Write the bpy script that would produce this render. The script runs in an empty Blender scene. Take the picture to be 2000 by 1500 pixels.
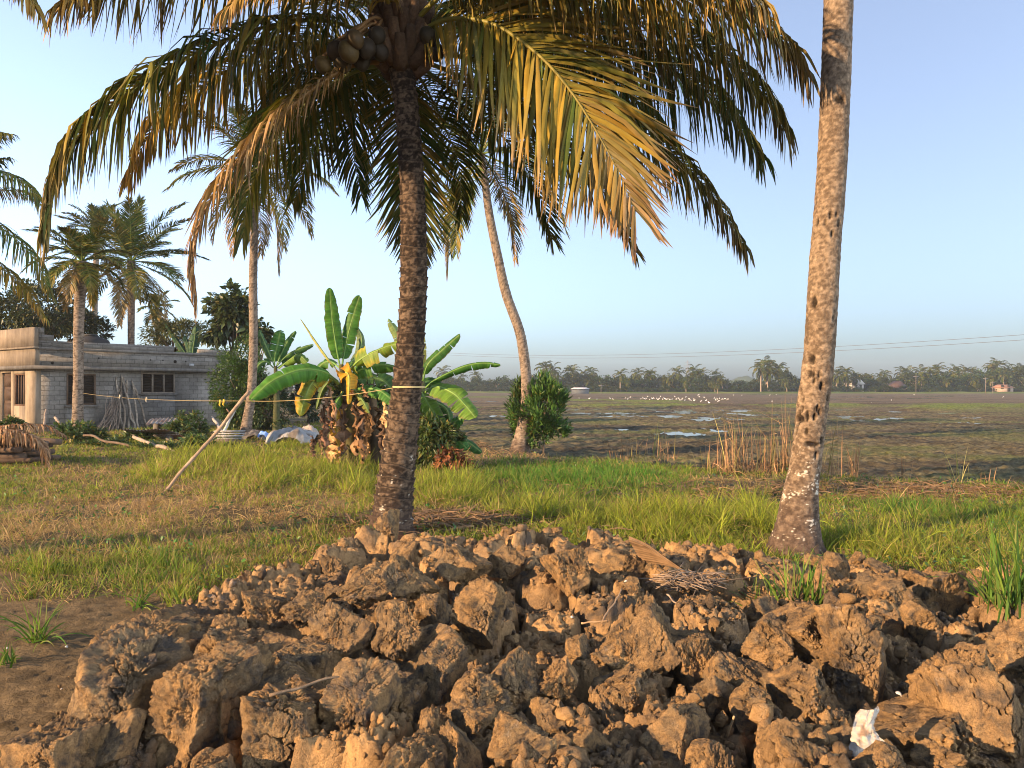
import bpy, math, random
import numpy as np
from mathutils import Vector, Matrix

S = bpy.context.scene
COL = S.collection
R = math.radians

# ------------------------------------------------------------------ camera, sky, sun, exposure
FOC = 1480.0            # focal length in pixels of the 2000 px wide photograph
CAMZ, HOR = 1.6, 755.0  # eye height, pixel row of the horizon
cd = bpy.data.cameras.new('camera')
cam = bpy.data.objects.new('camera', cd)
COL.objects.link(cam)
cd.sensor_width = 36.0
cd.lens = 36.0 * FOC / 2000.0
cd.clip_start, cd.clip_end = 0.05, 5000.0
cam.location = (0, 0, CAMZ)
cam.rotation_euler = (R(90) + math.atan((HOR - 750.0) / FOC), 0, 0)
S.camera = cam

SUN_AZ, SUN_EL = 59.0, 16.0      # degrees: from straight behind the camera towards its left; above the horizon
sd = Vector((-math.sin(R(SUN_AZ)) * math.cos(R(SUN_EL)), -math.cos(R(SUN_AZ)) * math.cos(R(SUN_EL)), math.sin(R(SUN_EL))))
W = bpy.data.worlds.new('World')
S.world = W
W.use_nodes = True
wn = W.node_tree
bg = wn.nodes['Background']
sky = wn.nodes.new('ShaderNodeTexSky')
sky.sky_type = 'NISHITA'
sky.sun_disc = False
sky.sun_elevation = R(SUN_EL)
sky.sun_rotation = -math.atan2(sd.x, sd.y)
sky.altitude = 0
sky.air_density = 1.0
sky.dust_density = 2.0
sky.ozone_density = 6.0
tint = wn.nodes.new('ShaderNodeMix')
tint.data_type, tint.blend_type = 'RGBA', 'MULTIPLY'
tint.inputs[0].default_value = 1.0
tint.inputs[7].default_value = (0.955, 0.985, 0.985, 1)
hsv = wn.nodes.new('ShaderNodeHueSaturation')
hsv.inputs['Saturation'].default_value = 0.64
wn.links.new(sky.outputs[0], tint.inputs[6])
wn.links.new(tint.outputs[2], hsv.inputs['Color'])
wn.links.new(hsv.outputs[0], bg.inputs[0])
bg.inputs[1].default_value = 0.122
sl = bpy.data.lights.new('sun', 'SUN')
sl.energy = 5.0
sl.angle = R(0.5)
sl.color = (1.0, 0.66, 0.37)
so = bpy.data.objects.new('sun', sl)
COL.objects.link(so)
so.rotation_euler = sd.to_track_quat('Z', 'Y').to_euler()
S.view_settings.view_transform = 'Standard'
S.view_settings.look = 'None'
S.view_settings.gamma = 1.0
S.view_settings.exposure = 1.6
S.cycles.max_bounces = 6
S.cycles.diffuse_bounces = 3
S.cycles.glossy_bounces = 2
S.cycles.transmission_bounces = 3
S.cycles.transparent_max_bounces = 4
S.cycles.volume_bounces = 0
S.cycles.use_denoising = True
S.cycles.filter_width = 1.0
S.cycles.sample_clamp_indirect = 4.0

# ------------------------------------------------------------------ numeric helpers
rng = np.random.default_rng(7)
def px(x, y, Y):
    """world point at depth Y whose direction is that of photograph pixel (x, y)"""
    return np.array(((x - 1000.0) / FOC * Y, Y, CAMZ - (y - HOR) / FOC * Y))
def gp(x, y, z=0.0):
    """where the sight line through pixel (x, y) meets height z"""
    return px(x, y, (CAMZ - z) * FOC / (y - HOR))
def unit(v):
    v = np.asarray(v, float)
    return v / np.maximum(np.linalg.norm(v, axis=-1, keepdims=True), 1e-9)
def sstep(a, b, x):
    t = np.clip((x - a) / (b - a), 0, 1)
    return t * t * (3 - 2 * t)
def lerp(a, b, t):
    return a + (b - a) * t
_pr = np.random.default_rng(3)
_perm = _pr.permutation(256)
_perm = np.concatenate([_perm, _perm, _perm])
_grad = unit(_pr.normal(size=(256, 3)))
def perlin(p):
    p = np.asarray(p, float)
    i = np.floor(p).astype(int)
    f = p - i
    i &= 255
    u = f * f * f * (f * (f * 6 - 15) + 10)
    out = np.zeros(len(p))
    for dx in (0, 1):
        wx = u[:, 0] if dx else 1 - u[:, 0]
        for dy in (0, 1):
            wy = u[:, 1] if dy else 1 - u[:, 1]
            for dz in (0, 1):
                wz = u[:, 2] if dz else 1 - u[:, 2]
                h = _perm[_perm[_perm[(i[:, 0] + dx) & 255] + ((i[:, 1] + dy) & 255)] + ((i[:, 2] + dz) & 255)]
                g = _grad[h]
                out += wx * wy * wz * (g[:, 0] * (f[:, 0] - dx) + g[:, 1] * (f[:, 1] - dy) + g[:, 2] * (f[:, 2] - dz))
    return out * 1.6
def fbm(p, o=4, lac=2.03, gain=0.5):
    p = np.asarray(p, float)
    a, s, out = 1.0, 1.0, 0.0
    for k in range(o):
        out = out + a * perlin(p * s + 17.3 * k)
        a *= gain
        s *= lac
    return out
def billow(p, o=3):
    a, s, out = 1.0, 1.0, 0.0
    for k in range(o):
        out = out + a * np.abs(perlin(p * s + 9.1 * k))
        a *= 0.5
        s *= 2.1
    return out
def xy0(x, y, s=1.0, z=0.0):
    return np.stack([x * s, y * s, np.full_like(x, z)], -1)
def _h(ix, iy, iz, k):
    n = (ix * 374761393 + iy * 668265263 + iz * 2147483647 + k * 1274126177) & 0xffffffff
    n = ((n ^ (n >> 13)) * 1274126177) & 0xffffffff
    return ((n ^ (n >> 16)) & 0xffff) / 65535.0
def voro(p, dim=3):
    """F1, F2 and a random value of the nearest cell"""
    c = np.floor(p).astype(np.int64)
    f1 = np.full(len(p), 9.0)
    f2 = np.full(len(p), 9.0)
    cid = np.zeros(len(p))
    zz = (-1, 0, 1) if dim == 3 else (0,)
    for dx in (-1, 0, 1):
        for dy in (-1, 0, 1):
            for dz in zz:
                ix, iy, iz = c[:, 0] + dx, c[:, 1] + dy, (c[:, 2] + dz if dim == 3 else c[:, 2] * 0)
                q = np.stack([ix + _h(ix, iy, iz, 1), iy + _h(ix, iy, iz, 2), iz + (_h(ix, iy, iz, 3) if dim == 3 else 0)], -1)
                d = np.linalg.norm((p - q)[:, :dim], axis=1)
                near = d < f1
                f2 = np.where(near, f1, np.minimum(f2, d))
                cid = np.where(near, _h(ix, iy, iz, 4), cid)
                f1 = np.where(near, d, f1)
    return f1, f2, cid
def curve(pts, n):
    """Catmull-Rom through pts, n samples"""
    P = np.asarray(pts, float)
    P = np.vstack([2 * P[0] - P[1], P, 2 * P[-1] - P[-2]])
    m = len(P) - 3
    t = np.linspace(0, m, n)
    k = np.minimum(t.astype(int), m - 1)
    f = (t - k)[:, None]
    a, b, c, d = P[k], P[k + 1], P[k + 2], P[k + 3]
    return 0.5 * (2 * b + (c - a) * f + (2 * a - 5 * b + 4 * c - d) * f ** 2 + (3 * b - a - 3 * c + d) * f ** 3)

# ------------------------------------------------------------------ mesh helpers
class MB:
    """collects shapes that become ONE mesh object"""
    def __init__(self):
        self.v, self.q, self.t, self.c, self.n = [], [], [], [], 0
    def add(self, v, quads=None, tris=None, col=None):
        v = np.asarray(v, float).reshape(-1, 3)
        if quads is not None and len(quads):
            self.q.append(np.asarray(quads, int) + self.n)
        if tris is not None and len(tris):
            self.t.append(np.asarray(tris, int) + self.n)
        if col is None:
            col = (0.5, 0.5, 0.5)
        c = np.asarray(col, float)
        if c.ndim == 1:
            c = np.tile(c, (len(v), 1))
        self.v.append(v)
        self.c.append(c)
        self.n += len(v)
    def box(self, lo, hi, col=None, rot=None, at=(0, 0, 0)):
        lo, hi = np.array(lo, float), np.array(hi, float)
        v = np.array([[(lo, hi)[a][0], (lo, hi)[b][1], (lo, hi)[c][2]] for a in (0, 1) for b in (0, 1) for c in (0, 1)])
        if rot is not None:
            v = v @ np.array(rot).T
        v = v + np.array(at)
        self.add(v, [[0, 1, 3, 2], [4, 6, 7, 5], [0, 4, 5, 1], [2, 3, 7, 6], [0, 2, 6, 4], [1, 5, 7, 3]], None, col)
    def tube(self, pts, rad, ns=8, col=None, cap=True):
        P = np.asarray(pts, float)
        n = len(P)
        r = np.broadcast_to(np.asarray(rad, float), (n,))
        T = unit(np.gradient(P, axis=0))
        ref = np.where(np.abs(T[:, 2:3]) > 0.9, np.array([[1.0, 0, 0]]), np.array([[0, 0, 1.0]]))
        if np.mean(np.abs(T[:, 2])) > 0.6:
            ref = np.tile(np.array([[0.0, 1, 0]]), (n, 1))
        A = unit(np.cross(ref, T))
        B = np.cross(T, A)
        a = np.linspace(0, 2 * np.pi, ns, endpoint=False)
        v = P[:, None] + r[:, None, None] * (np.cos(a)[None, :, None] * A[:, None] + np.sin(a)[None, :, None] * B[:, None])
        i = np.arange(n - 1)[:, None] * ns
        j = np.arange(ns)[None]
        j2 = (j + 1) % ns
        q = np.stack([i + j, i + j2, i + ns + j2, i + ns + j], -1).reshape(-1, 4)
        c = col
        if col is not None and np.ndim(col) == 2:
            c = np.repeat(np.asarray(col), ns, axis=0)
        v = v.reshape(-1, 3)
        tr = None
        if cap:
            v = np.vstack([v, P[0], P[-1]])
            k = n * ns
            jj = np.arange(ns)
            tr = np.vstack([np.stack([np.full(ns, k), (jj + 1) % ns, jj], -1), np.stack([np.full(ns, k + 1), (n - 1) * ns + jj, (n - 1) * ns + (jj + 1) % ns], -1)])
            if c is not None and np.ndim(c) == 2:
                c = np.vstack([c, c[0], c[-1]])
        self.add(v, q, tr, c)
    def strips(self, C, Wv, col):
        """C (M,K,3) centre lines, Wv (M,K,3) half widths, col (M,K,3)"""
        M, K = C.shape[:2]
        v = np.stack([C - Wv, C + Wv], 2).reshape(-1, 3)
        i = (np.arange(M)[:, None] * K + np.arange(K - 1)[None]) * 2
        q = np.stack([i, i + 1, i + 3, i + 2], -1).reshape(-1, 4)
        self.add(v, q, None, np.repeat(np.asarray(col).reshape(-1, 3), 2, axis=0))
    def vees(self, C, Wv, N, col):
        """like strips with a raised middle line: two faces across"""
        M, K = C.shape[:2]
        v = np.stack([C - Wv, C + N, C + Wv], 2).reshape(-1, 3)
        i = (np.arange(M)[:, None] * K + np.arange(K - 1)[None]) * 3
        q = np.concatenate([np.stack([i, i + 1, i + 4, i + 3], -1).reshape(-1, 4), np.stack([i + 1, i + 2, i + 5, i + 4], -1).reshape(-1, 4)])
        self.add(v, q, None, np.repeat(np.asarray(col).reshape(-1, 3), 3, axis=0))
    def build(self, name, mat, parent=None, origin=None, smooth=False, link=True):
        V = np.vstack(self.v)
        C = np.vstack(self.c)
        if origin is None:
            origin = np.array(parent.location) if parent is not None and parent.get('_w') else np.zeros(3)
        V = V - np.asarray(origin)
        q = np.vstack(self.q) if self.q else np.zeros((0, 4), int)
        t = np.vstack(self.t) if self.t else np.zeros((0, 3), int)
        me = bpy.data.meshes.new(name)
        me.vertices.add(len(V))
        me.vertices.foreach_set('co', V.astype(np.float32).ravel())
        lv = np.concatenate([q.ravel(), t.ravel()]).astype(np.int32)
        me.loops.add(len(lv))
        me.loops.foreach_set('vertex_index', lv)
        me.polygons.add(len(q) + len(t))
        st = np.concatenate([np.arange(len(q)) * 4, len(q) * 4 + np.arange(len(t)) * 3]).astype(np.int32)
        me.polygons.foreach_set('loop_start', st)
        me.update(calc_edges=True)
        at = me.color_attributes.new('pigment', 'FLOAT_COLOR', 'POINT')
        at.data.foreach_set('color', np.hstack([C, np.ones((len(C), 1))]).astype(np.float32).ravel())
        if smooth:
            me.polygons.foreach_set('use_smooth', np.ones(len(me.polygons), bool))
        me.materials.append(mat)
        o = bpy.data.objects.new(name, me)
        COL.objects.link(o)
        if parent is not None:
            o.parent = parent
        return o
def grid_faces(nr, nc):
    i = np.arange(nr - 1)[:, None] * nc + np.arange(nc - 1)[None]
    return np.stack([i, i + 1, i + nc + 1, i + nc], -1).reshape(-1, 4)

def tag(o, label=None, cat=None, group=None, kind=None):
    if label: o['label'] = label
    if cat: o['category'] = cat
    if group: o['group'] = group
    if kind: o['kind'] = kind
    return o
def thing(name, label, cat, loc=(0, 0, 0), group=None, rz=0.0):
    o = bpy.data.objects.new(name, None)
    COL.objects.link(o)
    o.empty_display_size = 0.2
    o.location = tuple(float(c) for c in loc)
    o.rotation_euler = (0, 0, rz)
    tag(o, label, cat, group)
    if rz == 0.0:
        o['_w'] = 1          # its parts are given in world coordinates
    return o
def dup(root, loc, rz=0.0, sc=1.0, label=None):
    r = root.copy()
    COL.objects.link(r)
    r.location = tuple(float(c) for c in loc)
    r.rotation_euler = (0, 0, rz)
    r.scale = (sc, sc, sc) if np.ndim(sc) == 0 else tuple(sc)
    if label: r['label'] = label
    for ch in list(root.children):
        c = ch.copy()
        COL.objects.link(c)
        c.parent = r
        for g in list(ch.children):
            d = g.copy()
            COL.objects.link(d)
            d.parent = c
    return r

# ------------------------------------------------------------------ materials
class NT:
    def __init__(self, name):
        self.m = bpy.data.materials.new(name)
        self.m.use_nodes = True
        self.t = self.m.node_tree
        self.b = self.t.nodes['Principled BSDF']
        self.out = self.t.nodes['Material Output']
        self.b.inputs['Specular IOR Level'].default_value = 0.25
    def n(self, kind, **kw):
        x = self.t.nodes.new('ShaderNode' + kind)
        for k, v in kw.items():
            if k in x.inputs: x.inputs[k].default_value = v
            else: setattr(x, k, v)
        return x
    def l(self, a, b):
        self.t.links.new(a, b)
    def noise(self, co, scale, detail=5, rough=0.6, dist=0.0):
        x = self.n('TexNoise', Scale=scale, Detail=detail, Roughness=rough, Distortion=dist)
        if co is not None: self.l(co, x.inputs['Vector'])
        return x.outputs['Fac']
    def ramp(self, fac, stops):
        r = self.n('ValToRGB')
        e = r.color_ramp.elements
        while len(e) < len(stops): e.new(0.5)
        for k, (p, c) in enumerate(stops):
            e[k].position = p
            e[k].color = (*c, 1) if len(c) == 3 else c
        self.l(fac, r.inputs[0])
        return r.outputs[0]
    def mix(self, a, b, fac, mode='MIX'):
        x = self.n('Mix', data_type='RGBA', blend_type=mode)
        for s, k in ((fac, 0), (a, 6), (b, 7)):
            if isinstance(s, (int, float)): x.inputs[k].default_value = s
            elif isinstance(s, tuple): x.inputs[k].default_value = (*s, 1)
            else: self.l(s, x.inputs[k])
        return x.outputs[2]
    def bump(self, h, dist, strength=1.0, chain=None):
        b = self.n('Bump', Distance=dist, Strength=strength)
        self.l(h, b.inputs['Height'])
        if chain is not None: self.l(chain, b.inputs['Normal'])
        return b.outputs[0]
    def co(self, what='Object'):
        return self.n('TexCoord').outputs[what]
    def attr(self):
        return self.n('VertexColor', layer_name='pigment').outputs['Color']
G3 = lambda v: (v, v, v)

def leaf_mat(name, trans=0.3, rough=0.5, spec=0.3, vary=0.25, scale=6.0, gain=1.0):
    k = NT(name)
    c = k.attr()
    f = k.noise(k.co(), scale, 3)
    c = k.mix(c, k.ramp(f, [(0.3, G3(gain * (1 - vary))), (0.7, G3(gain * (1 + vary)))]), 1.0, 'MULTIPLY')
    k.l(c, k.b.inputs['Base Color'])
    k.b.inputs['Roughness'].default_value = rough
    k.b.inputs['Specular IOR Level'].default_value = spec
    tr = k.n('BsdfTranslucent')
    k.l(k.mix(c, (1.0, 1.0, 0.45), 1.0, 'MULTIPLY'), tr.inputs[0])
    mx = k.n('MixShader', Fac=trans)
    k.l(k.b.outputs[0], mx.inputs[1])
    k.l(tr.outputs[0], mx.inputs[2])
    k.l(mx.outputs[0], k.out.inputs[0])
    return k.m
def attr_mat(name, rough=0.9, vary=0.3, scale=8.0, bump=0.01, bscale=25.0, spec=0.15):
    k = NT(name)
    co = k.co()
    c = k.mix(k.attr(), k.ramp(k.noise(co, scale, 6, 0.65), [(0.3, G3(1 - vary)), (0.7, G3(1 + vary))]), 1.0, 'MULTIPLY')
    k.l(c, k.b.inputs['Base Color'])
    k.b.inputs['Roughness'].default_value = rough
    k.b.inputs['Specular IOR Level'].default_value = spec
    if bump: k.l(k.bump(k.noise(co, bscale, 8, 0.7), bump), k.b.inputs['Normal'])
    return k.m
def soil_mat():
    k = NT('clay_soil')
    co = k.co()
    geo = k.n('ObjectInfo')
    off = k.n('VectorMath', operation='ADD')
    k.l(co, off.inputs[0])
    sc = k.n('VectorMath', operation='SCALE')
    sc.inputs[0].default_value = (13.1, 7.7, 5.3)
    k.l(geo.outputs['Random'], sc.inputs['Scale'])
    k.l(sc.outputs[0], off.inputs[1])
    co = off.outputs[0]
    f1 = k.noise(co, 3.2, 6, 0.6, 0.6)
    f2 = k.noise(co, 21.0, 8, 0.7)
    f3 = k.noise(co, 2.0, 5, 0.6)
    f4 = k.noise(co, 95.0, 6, 0.75)
    c = k.ramp(f1, [(0.35, (0.155, 0.122, 0.092)), (0.45, (0.32, 0.215, 0.118)), (0.60, (0.52, 0.335, 0.160))])
    c = k.mix(c, k.ramp(f2, [(0.32, G3(0.55)), (0.5, G3(1.0)), (0.75, G3(1.3))]), 0.8, 'MULTIPLY')
    c = k.mix(c, k.attr(), 1.0, 'MULTIPLY')
    salt = k.n('Math', operation='MULTIPLY')
    k.l(k.ramp(f3, [(0.62, G3(0)), (0.74, G3(1))]), salt.inputs[0])
    k.l(k.ramp(f2, [(0.45, G3(0)), (0.62, G3(0.75))]), salt.inputs[1])
    c = k.mix(c, (0.46, 0.42, 0.39), salt.outputs[0])
    k.l(c, k.b.inputs['Base Color'])
    k.b.inputs['Roughness'].default_value = 0.95
    k.b.inputs['Specular IOR Level'].default_value = 0.1
    v = k.n('TexVoronoi', feature='DISTANCE_TO_EDGE', Scale=9.0)
    wv = k.n('VectorMath', operation='ADD')
    nz = k.n('TexNoise', Scale=7.0, Detail=4.0)
    k.l(co, nz.inputs['Vector'])
    ns = k.n('VectorMath', operation='SCALE', Scale=0.25)
    k.l(nz.outputs['Color'], ns.inputs[0])
    k.l(co, wv.inputs[0]); k.l(ns.outputs[0], wv.inputs[1])
    k.l(wv.outputs[0], v.inputs['Vector'])
    crack = k.ramp(v.outputs['Distance'], [(0.0, G3(0)), (0.035, G3(1))])
    b = k.bump(f2, 0.05, 0.9)
    b = k.bump(f4, 0.016, 1.0, b)
    b = k.bump(crack, 0.012, 0.5, b)
    k.l(b, k.b.inputs['Normal'])
    return k.m
def block_mat():
    k = NT('concrete_block')
    s = k.n('SeparateXYZ')
    k.l(k.co(), s.inputs[0])
    ad = k.n('Math', operation='ADD')
    k.l(s.outputs[0], ad.inputs[0]); k.l(s.outputs[1], ad.inputs[1])
    cb = k.n('CombineXYZ')
    k.l(ad.outputs[0], cb.inputs[0]); k.l(s.outputs[2], cb.inputs[1])
    nz = k.n('TexNoise', Scale=2.5, Detail=3.0)
    k.l(cb.outputs[0], nz.inputs['Vector'])
    nsx = k.n('VectorMath', operation='SCALE', Scale=0.05)
    k.l(nz.outputs['Color'], nsx.inputs[0])
    wv = k.n('VectorMath', operation='ADD')
    k.l(cb.outputs[0], wv.inputs[0]); k.l(nsx.outputs[0], wv.inputs[1])
    br = k.n('TexBrick', Scale=1.0)
    br.inputs['Color1'].default_value = (0.21, 0.20, 0.185, 1)
    br.inputs['Color2'].default_value = (0.155, 0.147, 0.135, 1)
    br.inputs['Mortar'].default_value = (0.10, 0.094, 0.086, 1)
    br.inputs['Mortar Size'].default_value = 0.012
    br.inputs['Mortar Smooth'].default_value = 0.4
    br.inputs['Brick Width'].default_value = 0.34
    br.inputs['Row Height'].default_value = 0.165
    k.l(wv.outputs[0], br.inputs['Vector'])
    f = k.noise(k.co(), 1.3, 7, 0.65)
    f2 = k.noise(k.co(), 14.0, 6, 0.7)
    pl = k.ramp(k.noise(k.co(), 0.9, 4, 0.6), [(0.5, G3(0)), (0.6, G3(0.75))])
    c = k.mix(br.outputs[0], (0.175, 0.165, 0.15), pl)
    c = k.mix(c, k.ramp(f, [(0.3, G3(0.62)), (0.7, G3(1.2))]), 1.0, 'MULTIPLY')
    c = k.mix(c, k.ramp(f2, [(0.3, G3(0.8)), (0.7, G3(1.15))]), 1.0, 'MULTIPLY')
    k.l(c, k.b.inputs['Base Color'])
    k.b.inputs['Roughness'].default_value = 0.95
    b = k.bump(br.outputs['Fac'], -0.02, 0.8)
    b = k.bump(f2, 0.012, 0.7, b)
    k.l(b, k.b.inputs['Normal'])
    return k.m
def plaster_mat(name, col):
    k = NT(name)
    f = k.noise(k.co(), 1.7, 7, 0.65)
    mp = k.n('Mapping')
    mp.inputs['Scale'].default_value = (5.0, 5.0, 0.5)
    k.l(k.co(), mp.inputs[0])
    st = k.noise(mp.outputs[0], 1.6, 5, 0.6)
    f2 = k.noise(k.co(), 22.0, 6, 0.7)
    c = k.mix(col, k.ramp(f, [(0.3, G3(0.68)), (0.7, G3(1.2))]), 1.0, 'MULTIPLY')
    c = k.mix(c, k.ramp(st, [(0.35, G3(0.62)), (0.6, G3(1.05))]), 0.7, 'MULTIPLY')
    k.l(c, k.b.inputs['Base Color'])
    k.b.inputs['Roughness'].default_value = 0.95
    k.l(k.bump(f2, 0.008, 0.6), k.b.inputs['Normal'])
    return k.m
def mud_mat():
    k = NT('wet_mud')
    co = k.co()
    f = k.noise(co, 4.0, 8, 0.7)
    f2 = k.noise(co, 0.5, 5, 0.6)
    c = k.mix(k.attr(), k.ramp(f, [(0.32, G3(0.35)), (0.68, G3(1.5))]), 1.0, 'MULTIPLY')
    k.l(c, k.b.inputs['Base Color'])
    k.l(k.ramp(f2, [(0.35, G3(0.7)), (0.6, G3(0.95))]), k.b.inputs['Roughness'])
    k.b.inputs['Specular IOR Level'].default_value = 0.12
    k.l(k.bump(f, 0.22, 1.0), k.b.inputs['Normal'])
    return k.m
def water_mat():
    k = NT('still_water')
    k.b.inputs['Base Color'].default_value = (0.045, 0.04, 0.035, 1)
    k.b.inputs['Roughness'].default_value = 0.06
    k.b.inputs['Specular IOR Level'].default_value = 0.5
    k.l(k.bump(k.noise(k.co(), 2.2, 3), 0.01, 0.25), k.b.inputs['Normal'])
    return k.m
def metal_mat():
    k = NT('rusty_sheet')
    f = k.noise(k.co(), 2.5, 7, 0.7)
    c = k.ramp(f, [(0.38, (0.33, 0.32, 0.31)), (0.52, (0.24, 0.19, 0.15)), (0.62, (0.24, 0.11, 0.055))])
    k.l(c, k.b.inputs['Base Color'])
    k.b.inputs['Roughness'].default_value = 0.6
    k.b.inputs['Metallic'].default_value = 0.25
    return k.m

M_SOIL = soil_mat()
M_FROND = leaf_mat('palm_leaflet', 0.14, 0.55, 0.12, 0.2, 4.0)
M_LEAF = leaf_mat('broad_leaf', 0.25, 0.45, 0.4)
M_BAN = leaf_mat('banana_leaf', 0.30, 0.55, 0.2, 0.22, 5.0)
M_GRASS = leaf_mat('grass_blade', 0.40, 0.6, 0.2, 0.2, 2.0)
M_DRY = leaf_mat('dry_leaf', 0.12, 0.85, 0.1, 0.3, 9.0)
M_BARK = attr_mat('palm_bark', 0.92, 0.35, 30.0, 0.012, 45.0)
M_WOOD = attr_mat('weathered_wood', 0.85, 0.35, 12.0, 0.006, 60.0)
M_RIB = attr_mat('palm_midrib', 0.55, 0.2, 8.0, 0, 1, 0.3)
M_GROUND = attr_mat('yard_earth', 0.95, 0.4, 9.0, 0.03, 30.0, 0.08)
M_MUD = mud_mat()
M_WATER = water_mat()
M_BLOCK = block_mat()
M_CONC = plaster_mat('weathered_concrete', (0.16, 0.15, 0.138))
M_PLAST = plaster_mat('cement_plaster', (0.25, 0.205, 0.155))
M_METAL = metal_mat()
M_PAINT = attr_mat('plain_paint', 0.7, 0.12, 3.0, 0)
M_PLASTIC = attr_mat('plastic_sheet', 0.5, 0.2, 6.0, 0.02, 14.0, 0.4)
M_COCO = attr_mat('coconut_husk', 0.6, 0.25, 9.0, 0.004, 30.0, 0.3)
M_FAR = leaf_mat('far_foliage', 0.1, 0.8, 0.05, 0.3, 0.6, 0.72)

# ------------------------------------------------------------------ terrain
EX = np.array([-70, -12, -5, -2.6, -0.5, 2.5, 5.5, 8.2, 12, 20, 60.0])
EY = np.array([62, 40, 33, 24, 19.5, 16.4, 14.6, 12.6, 11.0, 9.0, 4.0])
def edge_y(x):
    return np.interp(x, EX, EY)
FIELD_Z = -0.32
HEAP = np.array([(-1.75, 0.6), (-1.8, 2.4), (-1.82, 3.0), (-1.92, 3.5), (-2.12, 4.0), (-2.3, 4.5), (-2.38, 5.1), (-2.15, 5.6), (-1.85, 6.3), (-1.4, 7.05), (-0.4, 7.35), (1.0, 7.4), (2.1, 7.05), (2.8, 6.75), (3.9, 6.35), (6.5, 6.1), (9.0, 6.2), (9.0, 0.6)])
def poly_dist(x, y, P):
    """signed distance, positive inside"""
    d = np.full(x.shape, 1e9)
    ins = np.zeros(x.shape, bool)
    for k in range(len(P)):
        a, b = P[k], P[(k + 1) % len(P)]
        e = b - a
        t = np.clip(((x - a[0]) * e[0] + (y - a[1]) * e[1]) / (e @ e), 0, 1)
        d = np.minimum(d, np.hypot(x - a[0] - t * e[0], y - a[1] - t * e[1]))
        c = ((a[1] > y) != (b[1] > y)) & (x < (b[0] - a[0]) * (y - a[1]) / (b[1] - a[1] + 1e-12) + a[0])
        ins ^= c
    return np.where(ins, d, -d)
def heap_d(x, y):
    return poly_dist(x, y, HEAP) + 0.16 * fbm(xy0(x, y, 1.9, 3.0), 3)
PALM_A = gp(760, 1058)      # base of the fruiting palm
PALM_B = gp(1553, 1072)     # base of the bare trunk at the right
PALM_C = gp(1017, 872)      # leaning palm
def ground_z(x, y):
    z = 0.05 * fbm(xy0(x, y, 0.35), 3) + 0.018 * fbm(xy0(x, y, 2.2, 5.0), 3)
    for (p, h, r) in ((PALM_A, 0.10, 0.6), (PALM_C, 0.16, 1.3)):
        z = z + h * np.exp(-((x - p[0]) ** 2 + (y - p[1]) ** 2) / r ** 2)
    e = y - edge_y(x) + 0.5 * fbm(xy0(x, y, 0.6, 8.0), 3)
    return z * sstep(0.3, -0.8, e) - 0.62 * sstep(-0.9, 0.9, e)
def heap_h(x, y):
    d = heap_d(x, y)
    m = sstep(-0.02, 0.34, d)
    far = sstep(4.4, 6.6, y) * sstep(0.4, 2.6, x)          # the heap is low at its far right
    wx = 0.10 * fbm(xy0(x, y, 2.5, 1.0), 3)
    wy = 0.10 * fbm(xy0(x, y, 2.5, 7.0), 3)
    f1, f2, cid = voro(xy0((x + wx) / 0.36, (y + wy) / 0.44), 2)
    g1, g2, gid = voro(xy0((x + wy) / 0.12, (y + wx) / 0.12), 2)
    chunk = (cid - 0.45) * 0.22 - 0.22 * (1 - sstep(0.0, 0.16, f2 - f1)) - 0.10 * f1 ** 2
    sub = (gid - 0.5) * 0.035 - 0.03 * (1 - sstep(0.0, 0.22, g2 - g1))
    h = 0.24 - 0.13 * far + 0.05 * fbm(xy0(x, y, 0.8, 2.0), 2) + (chunk + sub) * (1 - 0.5 * far)
    p = xy0(x, y, 1.0, 0.3)
    h = h + 0.045 * (billow(p * 9.0, 3) - 0.5) + 0.016 * fbm(p * 34.0, 3)
    return ground_z(x, y) - 0.06 + m * np.maximum(h + 0.06, 0.03)
def dirt(x, y):
    """1 on the bare earth path"""
    b = 5.75 + 0.5 * np.clip(-2.2 - x, 0, 2) * 0.2 + 0.5 * fbm(xy0(x, y, 1.3, 4.0), 3)
    return sstep(0.15, -0.15, y - b) * sstep(-1.6, -2.0, x)
def smooth_noise(x, y, s, z):
    return fbm(xy0(x, y, s, z), 4)

# yard sheet
ys = np.concatenate([np.linspace(-9, 1.6, 30), np.exp(np.linspace(np.log(1.65), np.log(70), 560))])
ss = np.linspace(-1.25, 1.25, 560)
Yg = np.repeat(ys[:, None], len(ss), 1)
Xg = ss[None] * (np.abs(Yg) + 3.0)
x, y = Xg.ravel(), Yg.ravel()
z = ground_z(x, y)
dm = dirt(x, y)
z = z + dm * (0.02 * (billow(xy0(x, y, 6.0), 3) - 0.4) + 0.012 * fbm(xy0(x, y, 18.0), 3))
dn = smooth_noise(x, y, 0.8, 1.0)
earth = np.array([0.135, 0.100, 0.056])
c = lerp(np.array([0.10, 0.075, 0.04]), np.array([0.21, 0.145, 0.075]), sstep(-0.4, 0.5, dn)[:, None])
c = lerp(c, earth * (1 + 0.25 * fbm(xy0(x, y, 3.0, 2.0), 3))[:, None], dm[:, None])
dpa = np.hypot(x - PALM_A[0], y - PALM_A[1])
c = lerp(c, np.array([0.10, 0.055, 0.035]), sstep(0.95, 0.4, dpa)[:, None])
b = MB()
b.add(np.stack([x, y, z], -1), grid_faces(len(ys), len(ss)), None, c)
tag(b.build('ground', M_GROUND, smooth=True), kind='structure')

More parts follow.
